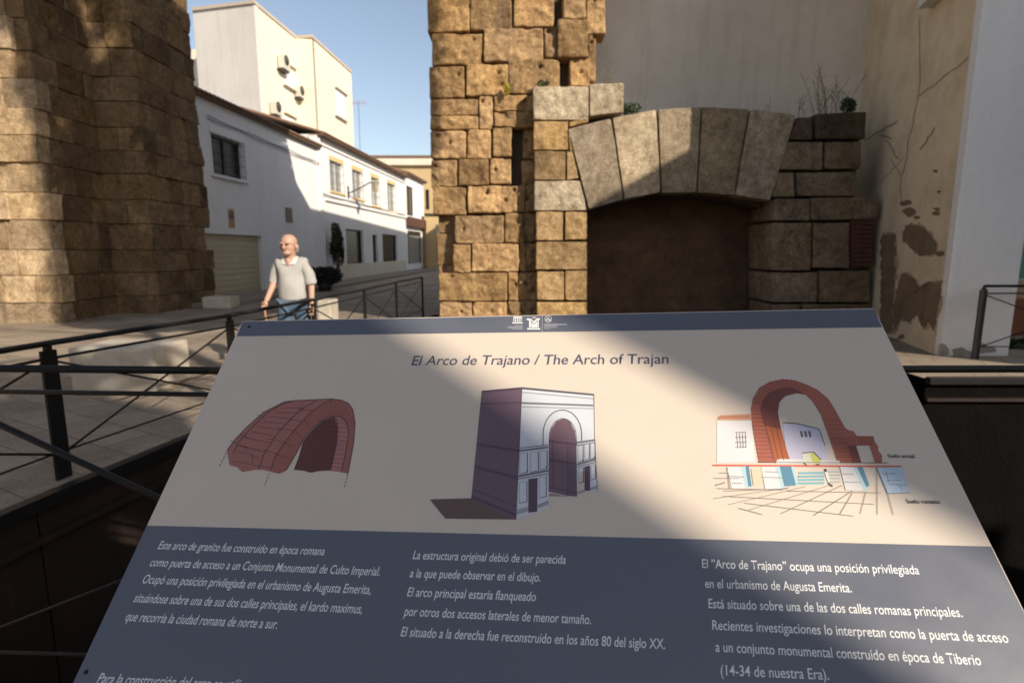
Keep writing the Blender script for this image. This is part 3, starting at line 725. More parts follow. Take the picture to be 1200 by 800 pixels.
for base, (x0, x1, y0, y1) in ((P0, (332, 344, 73, 98)), (Q, (393, 404, 103, 134)), (P0, (333, 345, 133, 160))):
    mb = MB(); apt_box(mb, x0, x1, y0, y1, base, .004, .03); w = mb.build('window', M['white_metal'], fw_)
    mb = MB(); apt_box(mb, x0 - 1, x1 + 1, y0 - 1.6, y0 - .2, base, .004, .16); mb.build('lintel', plain('lintel_trim', (.45, .38, .26), .8), w)  # tan trim colour for the window lintels
    mb = MB(); apt_box(mb, x0 - 1, x1 + 1, y1 + .2, y1 + 1.4, base, .004, .2); mb.build('sill', M['apart_side'], w)
# lower neighbour glimpsed left of the block
a = at_y(222, 58, 34); b = at_y(240, 58, 34); mb = MB(); mb.box((a.x - 4, 34, 0), (b.x, 40, a.z)); hn = mb.build('neighbour_building', M['cream_wall'])
tag(hn, 'sliver of a cream building left of the apartment block', 'building')
# roof aerial
P = Q + FD * (L2 - .4) - FNn * .9; an = thing('roof_aerial', 'thin television aerial on the roof beside the apartment block', 'aerial', (P.x, P.y, 0))
zA = 0
Pa = hit(420, 124, Q, FNn) ; Pb = hit(417.5, 170, Q, FNn); mb = MB(); mb.tube((Pa.x, Pa.y, 7.5), (Pa.x, Pa.y, Pa.z + .3), .018, n=6); mb.build('mast', M['frame_dark'], an)
mb = MB(); c = Vector((Pa.x, Pa.y, Pa.z + .2)); mb.tube(c - Vector((.5, 0, .05)), c + Vector((.5, .2, .05)), .015, n=6)
for k in range(7):
    q = c + Vector((-.5 + .165 * k, .03 * k - .05, 0)); mb.tube(q - Vector((0, .1, .2)), q + Vector((0, .1, .2)), .01, n=5)
mb.build('antenna', plain('rusty_aerial', (.32, .14, .08), .6), an)

# ------------------------------------------------------------------ ochre building closing the street, right-hand row
E0 = at_y(443, 183, 56); oc = thing('ochre_building', 'ochre building closing the far end of the street', 'building', (-8, 58, 0))
mb = MB(); mb.box((E0.x - 2, 56, 0), (-2, 66, E0.z - .9)); mb.build('wall', M['ochre'], oc)
mb = MB(); mb.box((E0.x - 2.3, 55.6, E0.z - .896), (-1.6, 66, E0.z - .2)); mb.build('cornice', M['cream_wall'], oc, bevel=.08)
mb = MB(); mb.box((E0.x - 2.4, 55.5, E0.z - .196), (-1.5, 66, E0.z)); mb.build('roof', M['tile'], oc)
for (x0, x1, y0, y1) in ((499, 503, 222, 245), (487, 491, 225, 246)):
    A = at_y(x0, y0, 55.9); B = at_y(x1, y1, 55.9); mb = MB(); mb.box((A.x, 55.93, B.z), (B.x, 55.99, A.z)); mb.build('window', M['glass'], oc)
A = at_y(499, 253, 50); B = at_y(520, 315, 50); lo = thing('ochre_outbuilding', 'low ochre block with white pilaster beside the far street corner', 'building', (-6, 52, 0))
mb = MB(); mb.box((A.x, 50, 0), (-4.2, 55.4, A.z)); mb.build('wall', M['ochre'], lo)
mb = MB(); mb.box((A.x - .1, 49.9, A.z + .004), (-4.1, 55.4, A.z + .2)); mb.build('cornice', M['frame_dark'], lo)
C_ = at_y(513, 262, 49.9); D_ = at_y(521, 300, 49.9); mb = MB(); mb.box((C_.x, 49.8, D_.z), (D_.x, 49.99, C_.z)); mb.build('pilaster', M['white_wall'], lo)
rr = thing('street_row_house', 'long house row on the right side of the street hidden behind the arch', 'building', (2, 30, 0))
mb = MB(); X0 = -.45
mb.hexa([(X0, 17.3, 0), (8, 17.3, 0), (8 + 1.9, 46, 0), (X0 + 1.9, 46, 0), (X0, 17.3, 10.0), (8, 17.3, 10.0), (9.9, 46, 9.0), (X0 + 1.9, 46, 9.0)]); mb.build('wall', M['white_wall'], rr)
mb = MB(); mb.hexa([(X0 - .2, 17.25, 10.01), (4, 17.25, 11.2), (5.9, 46, 10.2), (X0 + 1.7, 46, 9.01), (X0 - .2, 17.25, 10.2), (4, 17.25, 11.4), (5.9, 46, 10.4), (X0 + 1.7, 46, 9.2)]); mb.build('roof', M['tile'], rr)

# ------------------------------------------------------------------ unseen houses and trees behind the camera, shaped to cast the shade
sh1 = thing('shade_caster_house', 'unseen white house added behind the viewer to shade the pit', 'house', (12, -8, 0))
fp = [(7.83, -6), (20, -6), (20, -9), (10.83, -9)]
mb = MB(); mb.hexa([(x, y, 0) for x, y in fp] + [(x, y, 7.6) for x, y in fp]); mb.build('wall', M['white_wall'], sh1)
mb = MB(); mb.hexa([(x, y, 7.61) for x, y in fp] + [(x, y, 7.9) for x, y in fp]); mb.build('roof', M['tile'], sh1)
# unseen gable added on the right, its outline cut to shade the side arch
sg = thing('gabled_shade_caster', 'unseen gabled house added on the right to shade the side arch', 'house', (16, 2, 0))
g = MB(); YG = 3.0
def shp(s, h, dl=0):
    """point in the plane facing the sun that projects to sun-view coordinates (s, h)"""
    X, Y = s / 1.0 - YG, YG
    x = X; y = Y
    # move along the sun-perpendicular horizontal so that the plane faces the sun
    c = (s - 14.6) / 2
    x = 14.6 - YG + c; y = YG + c
    x += dl * .7071; y -= dl * .7071
    return Vector((x, y, h - .752 * (YG + c)))
prof = [(13.64, 9.35), (13.64, 11.59), (15.66, 12.74), (15.70, 14.2), (17.4, 14.2), (17.4, 6.4), (15.6, 6.4), (15.6, 9.35)]
vs = [shp(*p) for p in prof] + [shp(*p, .45) for p in prof]; n = len(prof)
g.add(vs, [tuple(range(n))[::-1], tuple(range(n, 2 * n))] + [(k, (k + 1) % n, n + (k + 1) % n, n + k) for k in range(n)])
g.build('shade_profile', M['white_wall'], sg)
fp = [(14.9, 2.2), (22, 2.2), (22, -1), (18.1, -1)]
mb = MB(); mb.hexa([(x, y, 0) for x, y in fp] + [(x, y, 11) for x, y in fp]); mb.build('wall', M['white_wall'], sg)
# unseen houses added behind and beside the viewer to limit sky light
for lab, lo, hi in (('row of white houses added behind the viewer to limit sky light', (-30, -20, 0), (34, -13.5, 5.6)), ('ochre house added on the left out of view to limit sky light', (-24, -13, 0), (-14.5, 9.5, 5.2)), ('tall house added far on the right out of view to block sky light', (23, -3.5, 0), (34, 14, 17))):
    t = thing('square_sky_blocker', lab, 'house', ((lo[0] + hi[0]) / 2, (lo[1] + hi[1]) / 2, 0))
    mb = MB(); mb.box(lo, hi); mb.build('wall', M['ochre'] if 'ochre' in lab else M['cream_wall'], t)
    mb = MB(); mb.box((lo[0] - .2, lo[1] - .2, hi[2] + .01), (hi[0] + .2, hi[1] + .2, hi[2] + .3)); mb.build('roof', M['tile'], t)

def leafy(name, c, ext, count, size, mat, parent, seed, hole=0.0, keep=None):
    r = random.Random(seed); vs = []; fs = []
    for k in range(count):
        while True:
            p = Vector((r.uniform(-1, 1), r.uniform(-1, 1), r.uniform(-1, 1)))
            if p.length < 1: break
        q = Vector((p.x * ext[0], p.y * ext[1], p.z * ext[2])) + Vector(c)
        if noise.noise(q * .8 + Vector((seed, 0, 0))) < hole: continue
        if keep and not keep(q): continue
        n = Vector((r.gauss(0, 1), r.gauss(0, 1), r.gauss(0, 1))).normalized(); u = n.orthogonal().normalized(); w = n.cross(u); a = r.uniform(0, 6.28)
        u, w = u * math.cos(a) + w * math.sin(a), w * math.cos(a) - u * math.sin(a); L = size * r.uniform(.6, 1.3)
        o = len(vs); vs += [q - u * L, q + w * L * .45, q + u * L, q - w * L * .45]; fs.append((o, o + 1, o + 2, o + 3))
    mb = MB(); mb.add(vs, fs); return mb.build(name, mat, parent)
def sunview(p): return p[0] + p[1], p[2] + .752 * p[1]
GAPS = []                                  # openings in the crown that let sun through to the passage wall
for x, y, r_ in ((112, 72, .30), (126, 80, .26), (100, 22, .30), (75, 62, .16), (84, 100, .22), (20, 55, .2), (74, 148, .2), (122, 118, .2), (12, 20, .2), (38, 330, .0), (66, 235, .16), (118, 305, .16), (150, 312, .14), (190, 318, .14)):
    P = hit(x, y, (XA, 0, 0), Vector((1, 0, 0))); GAPS.append((*sunview(P), r_))
def crown_keep(q):
    s_, h_ = sunview(q)
    if s_ < 2.62 - max(0, h_ - 14.2) * .3: return False
    return not any(((s_ - a) ** 2 + ((h_ - b) * .8) ** 2) < r_ * r_ for a, b, r_ in GAPS)
tr = thing('tall_tree', 'tall leafy street tree behind the viewer dappling the arch wall', 'tree', (4.6, -1.4, 0))
mb = MB(); pts = [Vector((4.6, -1.4, 0)), Vector((4.65, -1.2, 4)), Vector((4.5, -.6, 8)), Vector((4.3, .2, 12)), Vector((4.1, .8, 16))]
for k, (a, b) in enumerate(zip(pts, pts[1:])): mb.tube(a, b, .19 - .035 * k, .19 - .035 * (k + 1))
for k in range(14):
    a = pts[2].lerp(pts[4], k / 14); d = Vector((rnd.uniform(-1, 1), rnd.uniform(-1, 1), rnd.uniform(.3, .9))) * 2.0; mb.tube(a, a + d, .07, .02, 6)
mb.build('trunk', M['bark'], tr)
leafy('crown', (4.3, 1.2, 14.3), (2.7, 2.7, 5.8), 26000, .25, M['hedge'], tr, 3, -.34, crown_keep)
leafy('crown', (6.3, 2.8, 14.6), (2.2, 2.2, 5.2), 15000, .25, M['hedge'], tr, 6, -.6, lambda q: q[0] + q[1] < 10.74)  # extra lobe added to keep sun off the first white house
leafy('crown', (4.7, 1.0, 10.9), (2.4, 2.4, 2.3), 9000, .25, M['hedge'], tr, 5, -.6, crown_keep)
# two unseen leaning palms, added so their trunks leave the slit of sun across the board
def palm(label, s_of_h, wid, t, h0, h1):
    pts = []
    for k in range(9):
        h = h0 + (h1 - h0) * k / 8; s = s_of_h(h)
        # choose a point of the sun ray (s, h) at a given distance: x + y = s
        y = 1.2 - t; x = s - y; pts.append(Vector((x, y, h - .752 * y)))
    root = thing('palm_shade_caster', label, 'tree', (pts[0].x, pts[0].y, 0)); mb = MB()
    mb.tube((pts[0].x + .3, pts[0].y, 0), pts[0], wid * .75, wid / 2, 14)
    for a, b in zip(pts, pts[1:]): mb.tube(a, b, wid / 2, wid / 2, 14)
    mb.build('trunk', M['bark'], root)
    mb = MB(); top = pts[-1]
    for k in range(18):
        a = k * 2.4; d = Vector((math.cos(a), math.sin(a), 0)); el = rnd.uniform(-.2, 1.0); prev = top; 
        for j in range(6):
            q = prev + (d * math.cos(el) + Vector((0, 0, math.sin(el)))) * .42; el -= .28
            sd_ = d.cross(Vector((0, 0, 1))) * (.22 * (1 - j / 7)); mb.add([prev - sd_, prev + sd_, q + sd_ * .85, q - sd_ * .85], [(0, 1, 2, 3)]); prev = q
    mb.build('fronds', M['hedge'], root); return root
def skirt(parent, s_, h_, t, es, eh):
    y = 1.2 - t; leafy('shade_fronds', (s_ - y, y, h_ - .752 * y), (es, es * .6, eh), 1500, .22, M['dry_weed'], parent, 17, -1)
palm('unseen leaning palm added on the left behind the viewer to shade the board', lambda h: .44 - .30 * (h - 1.9), 1.04, 6.5, -.5, 5.2)
pr = palm('unseen leaning palm added on the right behind the viewer to shade the board', lambda h: 2.08 - .34 * (h - 1.9), .52, 6.2, -.5, 4.6)
skirt(pr, 1.25, 3.65, 6.2, .75, .85)  # frond cluster added to block sun reaching the pit panels

# ------------------------------------------------------------------ railings
def railing(label, pts, h=1.0, loc=None, ground_z=0.0, xbrace=True, bottom=True):
    t = thing('railing', label, 'railing', (*pts[0], ground_z))
    P = [Vector((x, y, ground_z)) for x, y in pts]; z = Vector((0, 0, 1))
    for p_, q_ in zip(P, P[1:] + [None]):
        mb = MB(); d = ((q_ - p_) if q_ else (P[-1] - P[-2])).normalized(); n = d.cross(z)
        w = .055; mb.hexa([p_ - n * .012 - d * w - z * .1, p_ + n * .012 - d * w - z * .1, p_ + n * .012 + d * w - z * .1, p_ - n * .012 + d * w - z * .1,
                 p_ - n * .012 - d * w + z * (h - .05), p_ + n * .012 - d * w + z * (h - .05), p_ + n * .012 + d * w + z * (h - .05), p_ - n * .012 + d * w + z * (h - .05)])
        mb.box((p_.x - .02, p_.y - .02, ground_z + h - .051), (p_.x + .02, p_.y + .02, ground_z + h - .012)); mb.build('post', M['steel'], t, bevel=.003)
    mb = MB()
    for a, b in zip(P, P[1:]): mb.tube(a + z * h, b + z * h, .021, n=12)
    mb.build('top_rail', M['steel'], t)
    for a, b in zip(P, P[1:]):
        d = (b - a).normalized() * .055; mb = MB(); mb.tube(a + z * (h - .11), b + z * (h - .11), .011, n=8); mb.build('upper_wire', M['steel'], t)
        if bottom: mb = MB(); mb.tube(a + z * .2, b + z * .2, .008, n=8); mb.build('lower_wire', M['steel'], t)
        if xbrace:
            mb = MB(); mb.tube(a + d + z * (h - .14), b - d + z * .2, .009, n=8); mb.tube(a + d + z * .2, b - d + z * (h - .14), .009, n=8); mb.build('cross_brace', M['steel'], t)
    return t
railing('black steel railing with cross wires running along the left pit edge', [(-3.62, 2.1), (-3.29, 3.97), (-2.86, 5.72), (-2.66, 7.6), (-2.49, 9.6), (-2.40, 11.8), (-2.2, 14.0)], 1.0)
railing('black steel railing beside the white wall at the right', [(7.08, 8.55), (9.4, 8.6), (11.8, 8.7)], 1.12)
# near rail just behind the board
nr = thing('guard_rail', 'near black guard rail behind the information board', 'railing', (0, 1.9, 0))
ya, yb = 430.5, 433
mb = MB(); mb.tube(at_y(-260, 429, 1.9), at_y(246, 434, 1.9), .013, n=14); mb.tube(at_y(246, 434, 1.9), at_y(1480, 431.5, 1.9), .013, n=14); mb.build('top_rail', M['steel'], nr)
mb = MB(); mb.tube(at_y(-260, 455, 1.9), at_y(700, 468.5, 1.9), .0082, n=12); mb.build('upper_wire', M['steel'], nr)
mb = MB(); mb.tube(at_y(-260, 372 + 5, 1.9), at_y(-250, 372 + 5, 1.9), .01); 
mb = MB(); a = at_y(-150, 428, 1.92); b = at_y(420, 692, 1.92); mb.tube(a, b, .0112, n=12); mb.build('cross_brace', M['steel'], nr)
mb = MB(); a = at_y(-200, 812, 1.93); b = at_y(420, 572, 1.93); mb.tube(a, b, .0048, n=8); mb.build('cross_brace', M['steel'], nr)
mb = MB(); mb.tube(at_y(-200, 758, 1.9), at_y(500, 778, 1.9), .0064, n=8); mb.build('lower_wire', M['steel'], nr)
for x in (-2.75, 2.75): mb = MB(); mb.box((x - .05, 1.89, -.05), (x + .05, 1.912, 1.24)); mb.build('post', M['steel'], nr)

# ------------------------------------------------------------------ stone blocks on the plaza
def block(label, x0, x1, y0, y1, Y, dep, name='stone_block'):
    A = at_y(x0, y0, Y); B = at_y(x1, y1, Y); mb = MB(); c = warm(.95, 1.05, (.64, .58, .48))
    fr = lambda u, v, w: Vector((u, Y - w, v))
    mb.box((A.x, Y, 0.0), (B.x, Y + dep, A.z)); o = mb.build(name, M['limestone'], None, bevel=.035)
    tag(o, label, 'stone'); return o
hb = block('large pale dressed stone block lying behind the left railing', 78, 183, 408, 458, 6.5, .75)
block('small pale stone block at the foot of the great arch', 236, 270, 348, 360, 16.2, .6)
block('pale stone block on the plaza behind the man', 371, 388, 352, 372, 10.8, .5)

# ------------------------------------------------------------------ plants
def weeds(label, x, y, Y, n, hgt, spread, mat, seed, name='weed'):
    r = random.Random(seed); B = at_y(x, y, Y); mb = MB()
    for k in range(n):
        p = B + Vector((r.uniform(-1, 1) * spread, r.uniform(0, .25), -.05)); d = Vector((r.gauss(0, .22), r.gauss(0, .15), 1)); h = hgt * r.uniform(.3, 1)
        pts = [p]
        for j in range(5): d = d + Vector((r.gauss(0, .12), 0, 0)); pts.append(pts[-1] + d.normalized() * h / 5)
        mb.path(pts, .0042, 5)
        for q in pts[2:]:
            if r.random() < .7:
                e = q + Vector((r.uniform(-.14, .14), r.uniform(-.05, .05), r.uniform(.0, .12))); mb.tube(q, e, .004, .002, 5)
    o = mb.build(name, mat); tag(o, label, 'plant'); return o
def bush(label, x, y, Y, ext, n, size, mat, seed, name='wall_plant'):
    B = at_y(x, y, Y); o = leafy(name, B, ext, n, size, mat, None, seed, -1); tag(o, label, 'plant'); return o
weeds('tall dry weeds on top of the side arch by the peeling wall', 978, 132, 12.6, 26, 1.15, .3, M['dry_weed'], 4)
weeds('single dry stalk on the side arch above its fourth wedge stone', 902, 134, 12.5, 2, .5, .05, M['dry_weed'], 5)
weeds('dry bent stalks left of the tall weeds on the side arch', 942, 134, 12.5, 6, .5, .25, M['dry_weed'], 6)
weeds('thin dry twig beside the pier on the highest stone', 712, 100, 12.4, 4, .55, .05, M['dry_weed'], 8)
weeds('lone dry stalk near the green tuft over the wedge stones', 760, 124, 12.5, 2, .45, .03, M['dry_weed'], 9)
bush('green tuft growing between the stones left of the wedge stones', 739, 128, 12.3, (.22, .12, .12), 160, .05, M['hedge'], 11)
bush('dark green tuft at the right end of the side arch top', 994, 124, 12.3, (.16, .12, .16), 160, .05, M['hedge'], 12)
bush('yellow flowering tuft rooted in the pier face', 594, 105, 12.22, (.07, .06, .13), 120, .035, M['yellow_flower'], 13)
bush('small green tuft on the stone ledge of the pier', 637, 98, 12.2, (.14, .07, .08), 130, .035, M['hedge'], 14)
# climber at the shop house door and a potted shrub at its foot
a, z = fac(384, 330); B = fpt(a, 0, .5); cl = thing('climbing_plant', 'dark climbing plant with bare trunk beside the shop house door', 'plant', B)
mb = MB(); z0 = fac(384, 262)[1]; pts = [B, B + Vector((.1, 0, 1.2)), B + Vector((-.05, .05, 2.0)), B + Vector((.1, .1, z0))]; mb.path(pts, .09, 8); mb.build('trunk', M['bark'], cl)
leafy('foliage', B + Vector((.0, .1, z0 * .58)), (.36, .35, z0 * .43), 1500, .11, plain('dark_climber_leaf', (.03, .03, .012), .7, .5, 8), cl, 21, -.02)
B = at_y(381, 340, 23.5); B.z = 0; pt = thing('potted_shrub', 'dark rounded shrub in a pot behind the walking man', 'plant', B)
mb = MB(); mb.tube(B, B + Vector((0, 0, .36)), .24, .3, 16); mb.build('pot', M['frame_dark'], pt)
leafy('foliage', B + Vector((0, 0, .62)), (.75, .5, .36), 1100, .12, plain('dark_shrub_leaf', (.018, .024, .012), .75, .5, 8), pt, 22, -.15)
# right background: teal house, planter, hedge
tl = thing('teal_house', 'teal painted house wall at the right edge of the picture', 'house', (13, 14, 0))
mb = MB(); mb.box((9.6, 13.2, 0), (18, 14.5, 6.2)); mb.build('wall', M['teal'], tl)
mb = MB(); mb.box((9.4, 13.05, 6.21), (18.2, 14.6, 6.45)); mb.build('roof', M['tile'], tl)
p = at_y(1183, 403, 11.2); mb = MB(); mb.box((p.x - .4, 11.0, 0), (p.x + .25, 11.5, .72)); pl_ = mb.build('brick_planter', M['terracotta'], None, bevel=.02); tag(pl_, 'terracotta brick planter beyond the right railing', 'planter')
leaf = bush('low dark green hedge at the foot of the right railing', 1195, 408, 9.7, (.75, .3, .16), 700, .07, M['hedge'], 31, 'hedge')
p = at_y(1197, 390, 12); mb = MB(); mb.box((p.x - .12, 11.8, 0), (p.x + 1.2, 12.2, 1.05)); c_ = mb.build('cream_pillar', M['cream_wall'], None, bevel=.02); tag(c_, 'cream low pillar in front of the teal house', 'pillar')

# ------------------------------------------------------------------ the walking man
def skinned(name, verts, edges, radii, mat, parent, sub=2, root=0, extra=None):
    me = bpy.data.meshes.new(name); o0 = loc_of(parent)
    me.from_pydata([Vector(v) for v in verts], edges, []); ob = bpy.data.objects.new(name, me); COL.objects.link(ob)
    md = ob.modifiers.new('skin', 'SKIN'); 
    for k, r_ in enumerate(radii):
        d = me.skin_vertices[0].data[k]; d.radius = r_ if isinstance(r_, tuple) else (r_, r_); d.use_root = (k == root)
    ob.modifiers.new('sub', 'SUBSURF').levels = sub
    ob.modifiers['sub'].render_levels = sub
    dg = bpy.context.evaluated_depsgraph_get(); m2 = bpy.data.meshes.new_from_object(ob.evaluated_get(dg))
    bpy.data.objects.remove(ob); m2.materials.clear()
    for p_ in m2.polygons: p_.use_smooth = True; p_.material_index = 0
    m2.materials.append(mat); m2.name = name
    return link(name, m2, parent)
MX, MY = -2.93, 7.62
man = thing('person', 'older bald man in pale short sleeved shirt and jeans walking with a stick', 'person', (MX, MY, 0))
S = 1.885 / 1.78
def sc(l): return [Vector(v) * S for v in l]
skin_m = plain('skin', (.48, .29, .205), .55, .12, 14)
# head, neck, arms, chest: one skinned figure, with legs inside the jeans
bv = sc([(0,0,.98),(0,-.01,1.15),(0,0,1.34),(0,-.005,1.45),(0,-.035,1.525),(0,-.06,1.60),(0,-.045,1.675),     # 0-6 pelvis..head top
         (-.165,0,1.405),(-.222,-.015,1.16),(-.262,-.14,.98),(-.268,-.19,.93),                              # 7-10 his right arm (image left)
         (.165,0,1.405),(.228,.03,1.15),(.238,-.02,.93),(.236,-.04,.865),                                   # 11-14 left arm
         (-.09,-.02,.92),(-.10,-.10,.52),(-.10,-.05,.09),(-.10,-.20,.04),                                   # 15-18 right leg
         (.09,0,.92),(.10,.06,.52),(.10,.22,.10),(.10,.10,.05)])
be = [(0,1),(1,2),(2,3),(3,4),(4,5),(5,6),(2,7),(7,8),(8,9),(9,10),(2,11),(11,12),(12,13),(13,14),(0,15),(15,16),(16,17),(17,18),(0,19),(19,20),(20,21),(21,22)]
br_ = [(.14,.11),(.15,.115),(.13,.10),.066,.076,(.092,.112),(.080,.092),.056,.046,.034,.03,.062,.046,.034,.03,.085,.062,.045,.035,.085,.062,.045,.035]
br_ = [tuple(x * S for x in r_) if isinstance(r_, tuple) else r_ * S for r_ in br_]
body = skinned('body', bv, be, br_, skin_m, man)
# face, ears, hands: joined into the same body mesh
bm = bmesh.new(); bm.from_mesh(body.data)
def ball(c, s, seg=10):
    r_ = bmesh.ops.create_uvsphere(bm, u_segments=seg, v_segments=seg // 2 + 2, radius=1)
    for v in r_['verts']: v.co = Vector((v.co.x * s[0], v.co.y * s[1], v.co.z * s[2])) * S + Vector(c) * S
    for f in {f for v in r_['verts'] for f in v.link_faces}: f.smooth = True
    return r_['verts']
ball((0,-.035,1.655), (.098,.118,.098), 20); ball((-.014,-.175,1.590), (.018,.024,.024)); ball((-.012,-.168,1.615), (.012,.014,.032))
ball((-.094,-.05,1.60), (.015,.026,.038)); ball((.094,-.05,1.60), (.015,.026,.038))
ball((-.004,-.118,1.525), (.055,.045,.034)); ball((-.042,-.155,1.643), (.034,.02,.010)); ball((.026,-.158,1.643), (.034,.02,.010))
for side_, (hx, hy, hz) in (('r', (-.27,-.21,.905)), ('l', (.236,-.05,.835))):
    ball((hx, hy, hz), (.034,.026,.045))
    for k in range(4):
        fx = hx - .024 + .016 * k
        ball((fx, hy - (.034 if side_ == 'r' else .006), hz - .03), (.0085, .024 if side_ == 'r' else .011, .018 if side_ == 'r' else .034), 8)
        ball((fx, hy - (.022 if side_ == 'r' else .018), hz - .048 - (0 if side_ == 'r' else .025)), (.008, .016, .014), 8)
    ball((hx + (.03 if side_ == 'r' else -.032), hy - .018, hz - .004), (.0095, .026, .013), 8)
bm.to_mesh(body.data); bm.free()
# dark brow, eyes and mouth as thin features of the head
mb = MB(); off = Vector((MX, MY, 0))
def bead(mb, c, s, mi=0):
    bm_ = bmesh.new(); bmesh.ops.create_uvsphere(bm_, u_segments=8, v_segments=6, radius=1); vs = [Vector((v.co.x * s[0], v.co.y * s[1], v.co.z * s[2])) * S + Vector(c) * S + off for v in bm_.verts]
    bm_.verts.index_update(); fs = [tuple(v.index for v in f.verts) for f in bm_.faces]; bm_.free(); mb.add(vs, fs, mi, smooth=True)
for x in (-.044, .026): bead(mb, (x, -.158, 1.622), (.010, .005, .0035))
bead(mb, (-.01, -.166, 1.553), (.022, .006, .0035)); mb.build('face_features', plain('dark_feature', (.12, .05, .035), .6), body)
mb = MB(); bead(mb, (.0, .03, 1.575), (.098, .075, .065)); bead(mb, (-.088, -.0, 1.60), (.014, .045, .032)); bead(mb, (.088, -.0, 1.60), (.014, .045, .032)); mb.build('hair', plain('grey_hair', (.40, .36, .32), .9, .3, 60), man)
# shirt: torso, sleeves, collar, placket
def shirt_mat():
    m, nt, b = new_mat('pale_checked_shirt'); p = nt.nodes.new('ShaderNodeTexCoord').outputs['Object']
    sep = nt.nodes.new('ShaderNodeSeparateXYZ'); nt.links.new(p, sep.inputs[0])
    cs = []
    for ax in (0, 2):
        w = N(nt, 'ShaderNodeMath', operation='MULTIPLY'); w.inputs[1].default_value = 150; nt.links.new(sep.outputs[ax], w.inputs[0])
        sn = N(nt, 'ShaderNodeMath', operation='SINE'); nt.links.new(w.outputs[0], sn.inputs[0]); cs.append(ramp(nt, sn.outputs[0], [(.5, 1.0), (.8, .96)]))
    c = mixc(nt, 1.0, cs[0], cs[1], 'MULTIPLY'); c = mixc(nt, 1.0, c, (.45, .435, .405), 'MULTIPLY')
    c = mixc(nt, 1.0, c, ramp(nt, nz(nt, p, 5), [(.3, .85), (.7, 1.0)]), 'MULTIPLY')
    nt.links.new(c, b.inputs['Base Color']); b.inputs['Roughness'].default_value = .9; b.inputs['Specular IOR Level'].default_value = .1
    return m
shirt_m = shirt_mat()
sv = sc([(0,-.012,.925),(0,-.012,.95),(0,-.025,1.10),(0,-.015,1.24),(0,0,1.36),(0,0,1.44),(-.15,0,1.40),(-.20,-.006,1.29),(-.226,-.012,1.165),(-.229,-.013,1.145),
         (.15,0,1.40),(.20,.006,1.29),(.23,.024,1.155),(.233,.025,1.135)])
se = [(0,1),(1,2),(2,3),(3,4),(4,5),(4,6),(6,7),(7,8),(8,9),(4,10),(10,11),(11,12),(12,13)]
sr = [(.178,.150),(.180,.152),(.182,.168),(.168,.142),(.128,.11),(.088,.082),(.078,.082),(.074,.074),(.074,.074),(.072,.072),(.078,.082),(.074,.074),(.074,.074),(.072,.072)]
shirt = skinned('shirt', sv, se, [(a * S, b * S) for a, b in sr], shirt_m, man)
bm = bmesh.new(); bm.from_mesh(shirt.data)
for v in bm.verts:                       # folds
    v.co += v.normal * (.018 * noise.noise(v.co * 7) + .014 * noise.noise(Vector((v.co.x * 20, v.co.y * 20, v.co.z * 7))))
bm.to_mesh(shirt.data); bm.free()
mb = MB()
for sgn in (-1, 1):
    p = [(sgn * .018, -.118, 1.385), (sgn * .070, -.088, 1.47), (sgn * .098, -.02, 1.485), (sgn * .088, -.108, 1.39)]
    vs = [Vector(q) * S + off for q in p]; mb.add(vs + [v + Vector((0, .012, -.004)) for v in vs], [(0, 1, 2, 3), (7, 6, 5, 4), (0, 3, 7, 4), (0, 4, 5, 1), (1, 5, 6, 2), (2, 6, 7, 3)])
mb.build('collar', plain('collar_cloth', (.60, .57, .52), .85), shirt)
mb = MB()
bead(mb, (0, -.098, 1.405), (.034, .022, .06)); mb.build('open_neck', skin_m, shirt)
jv = sc([(0,0,.95),(-.09,-.02,.88),(-.10,-.10,.52),(-.10,-.05,.10),(.09,0,.88),(.10,.06,.52),(.10,.22,.12)])
jeans = skinned('jeans', jv, [(0,1),(1,2),(2,3),(0,4),(4,5),(5,6)], [(a * S, b * S) for a, b in [(.15,.125),(.108,.115),(.09,.095),(.07,.08),(.115,.12),(.09,.095),(.07,.08)]], plain('blue_denim', (.07, .11, .165), .85, .35, 12), man)
for x, y in ((-.10, -.12), (.10, .15)):
    mb = MB(); bead(mb, (x, y, .05), (.052, .14, .05)); mb.build('shoe', M['frame_dark'], man)
hand = Vector((-.27, -.235, .90)) * S + off
st = thing('walking_stick', 'light wooden walking stick held in the older man\'s hand', 'walking stick', (hand.x, hand.y, 0))
mb = MB(); foot = hand + Vector((.11, -.12, -hand.z)); mb.tube(foot, hand + Vector((-.005, 0, .02)), .011, .013, 10); mb.build('shaft', plain('stick_wood', (.40, .22, .08), .5, .25, 20), st)
mb = MB(); mb.tube(hand + Vector((-.006, -.06, .022)), hand + Vector((-.006, .06, .03)), .014, .014, 10); mb.build('handle', plain('stick_wood_dark', (.22, .11, .05), .5), st)

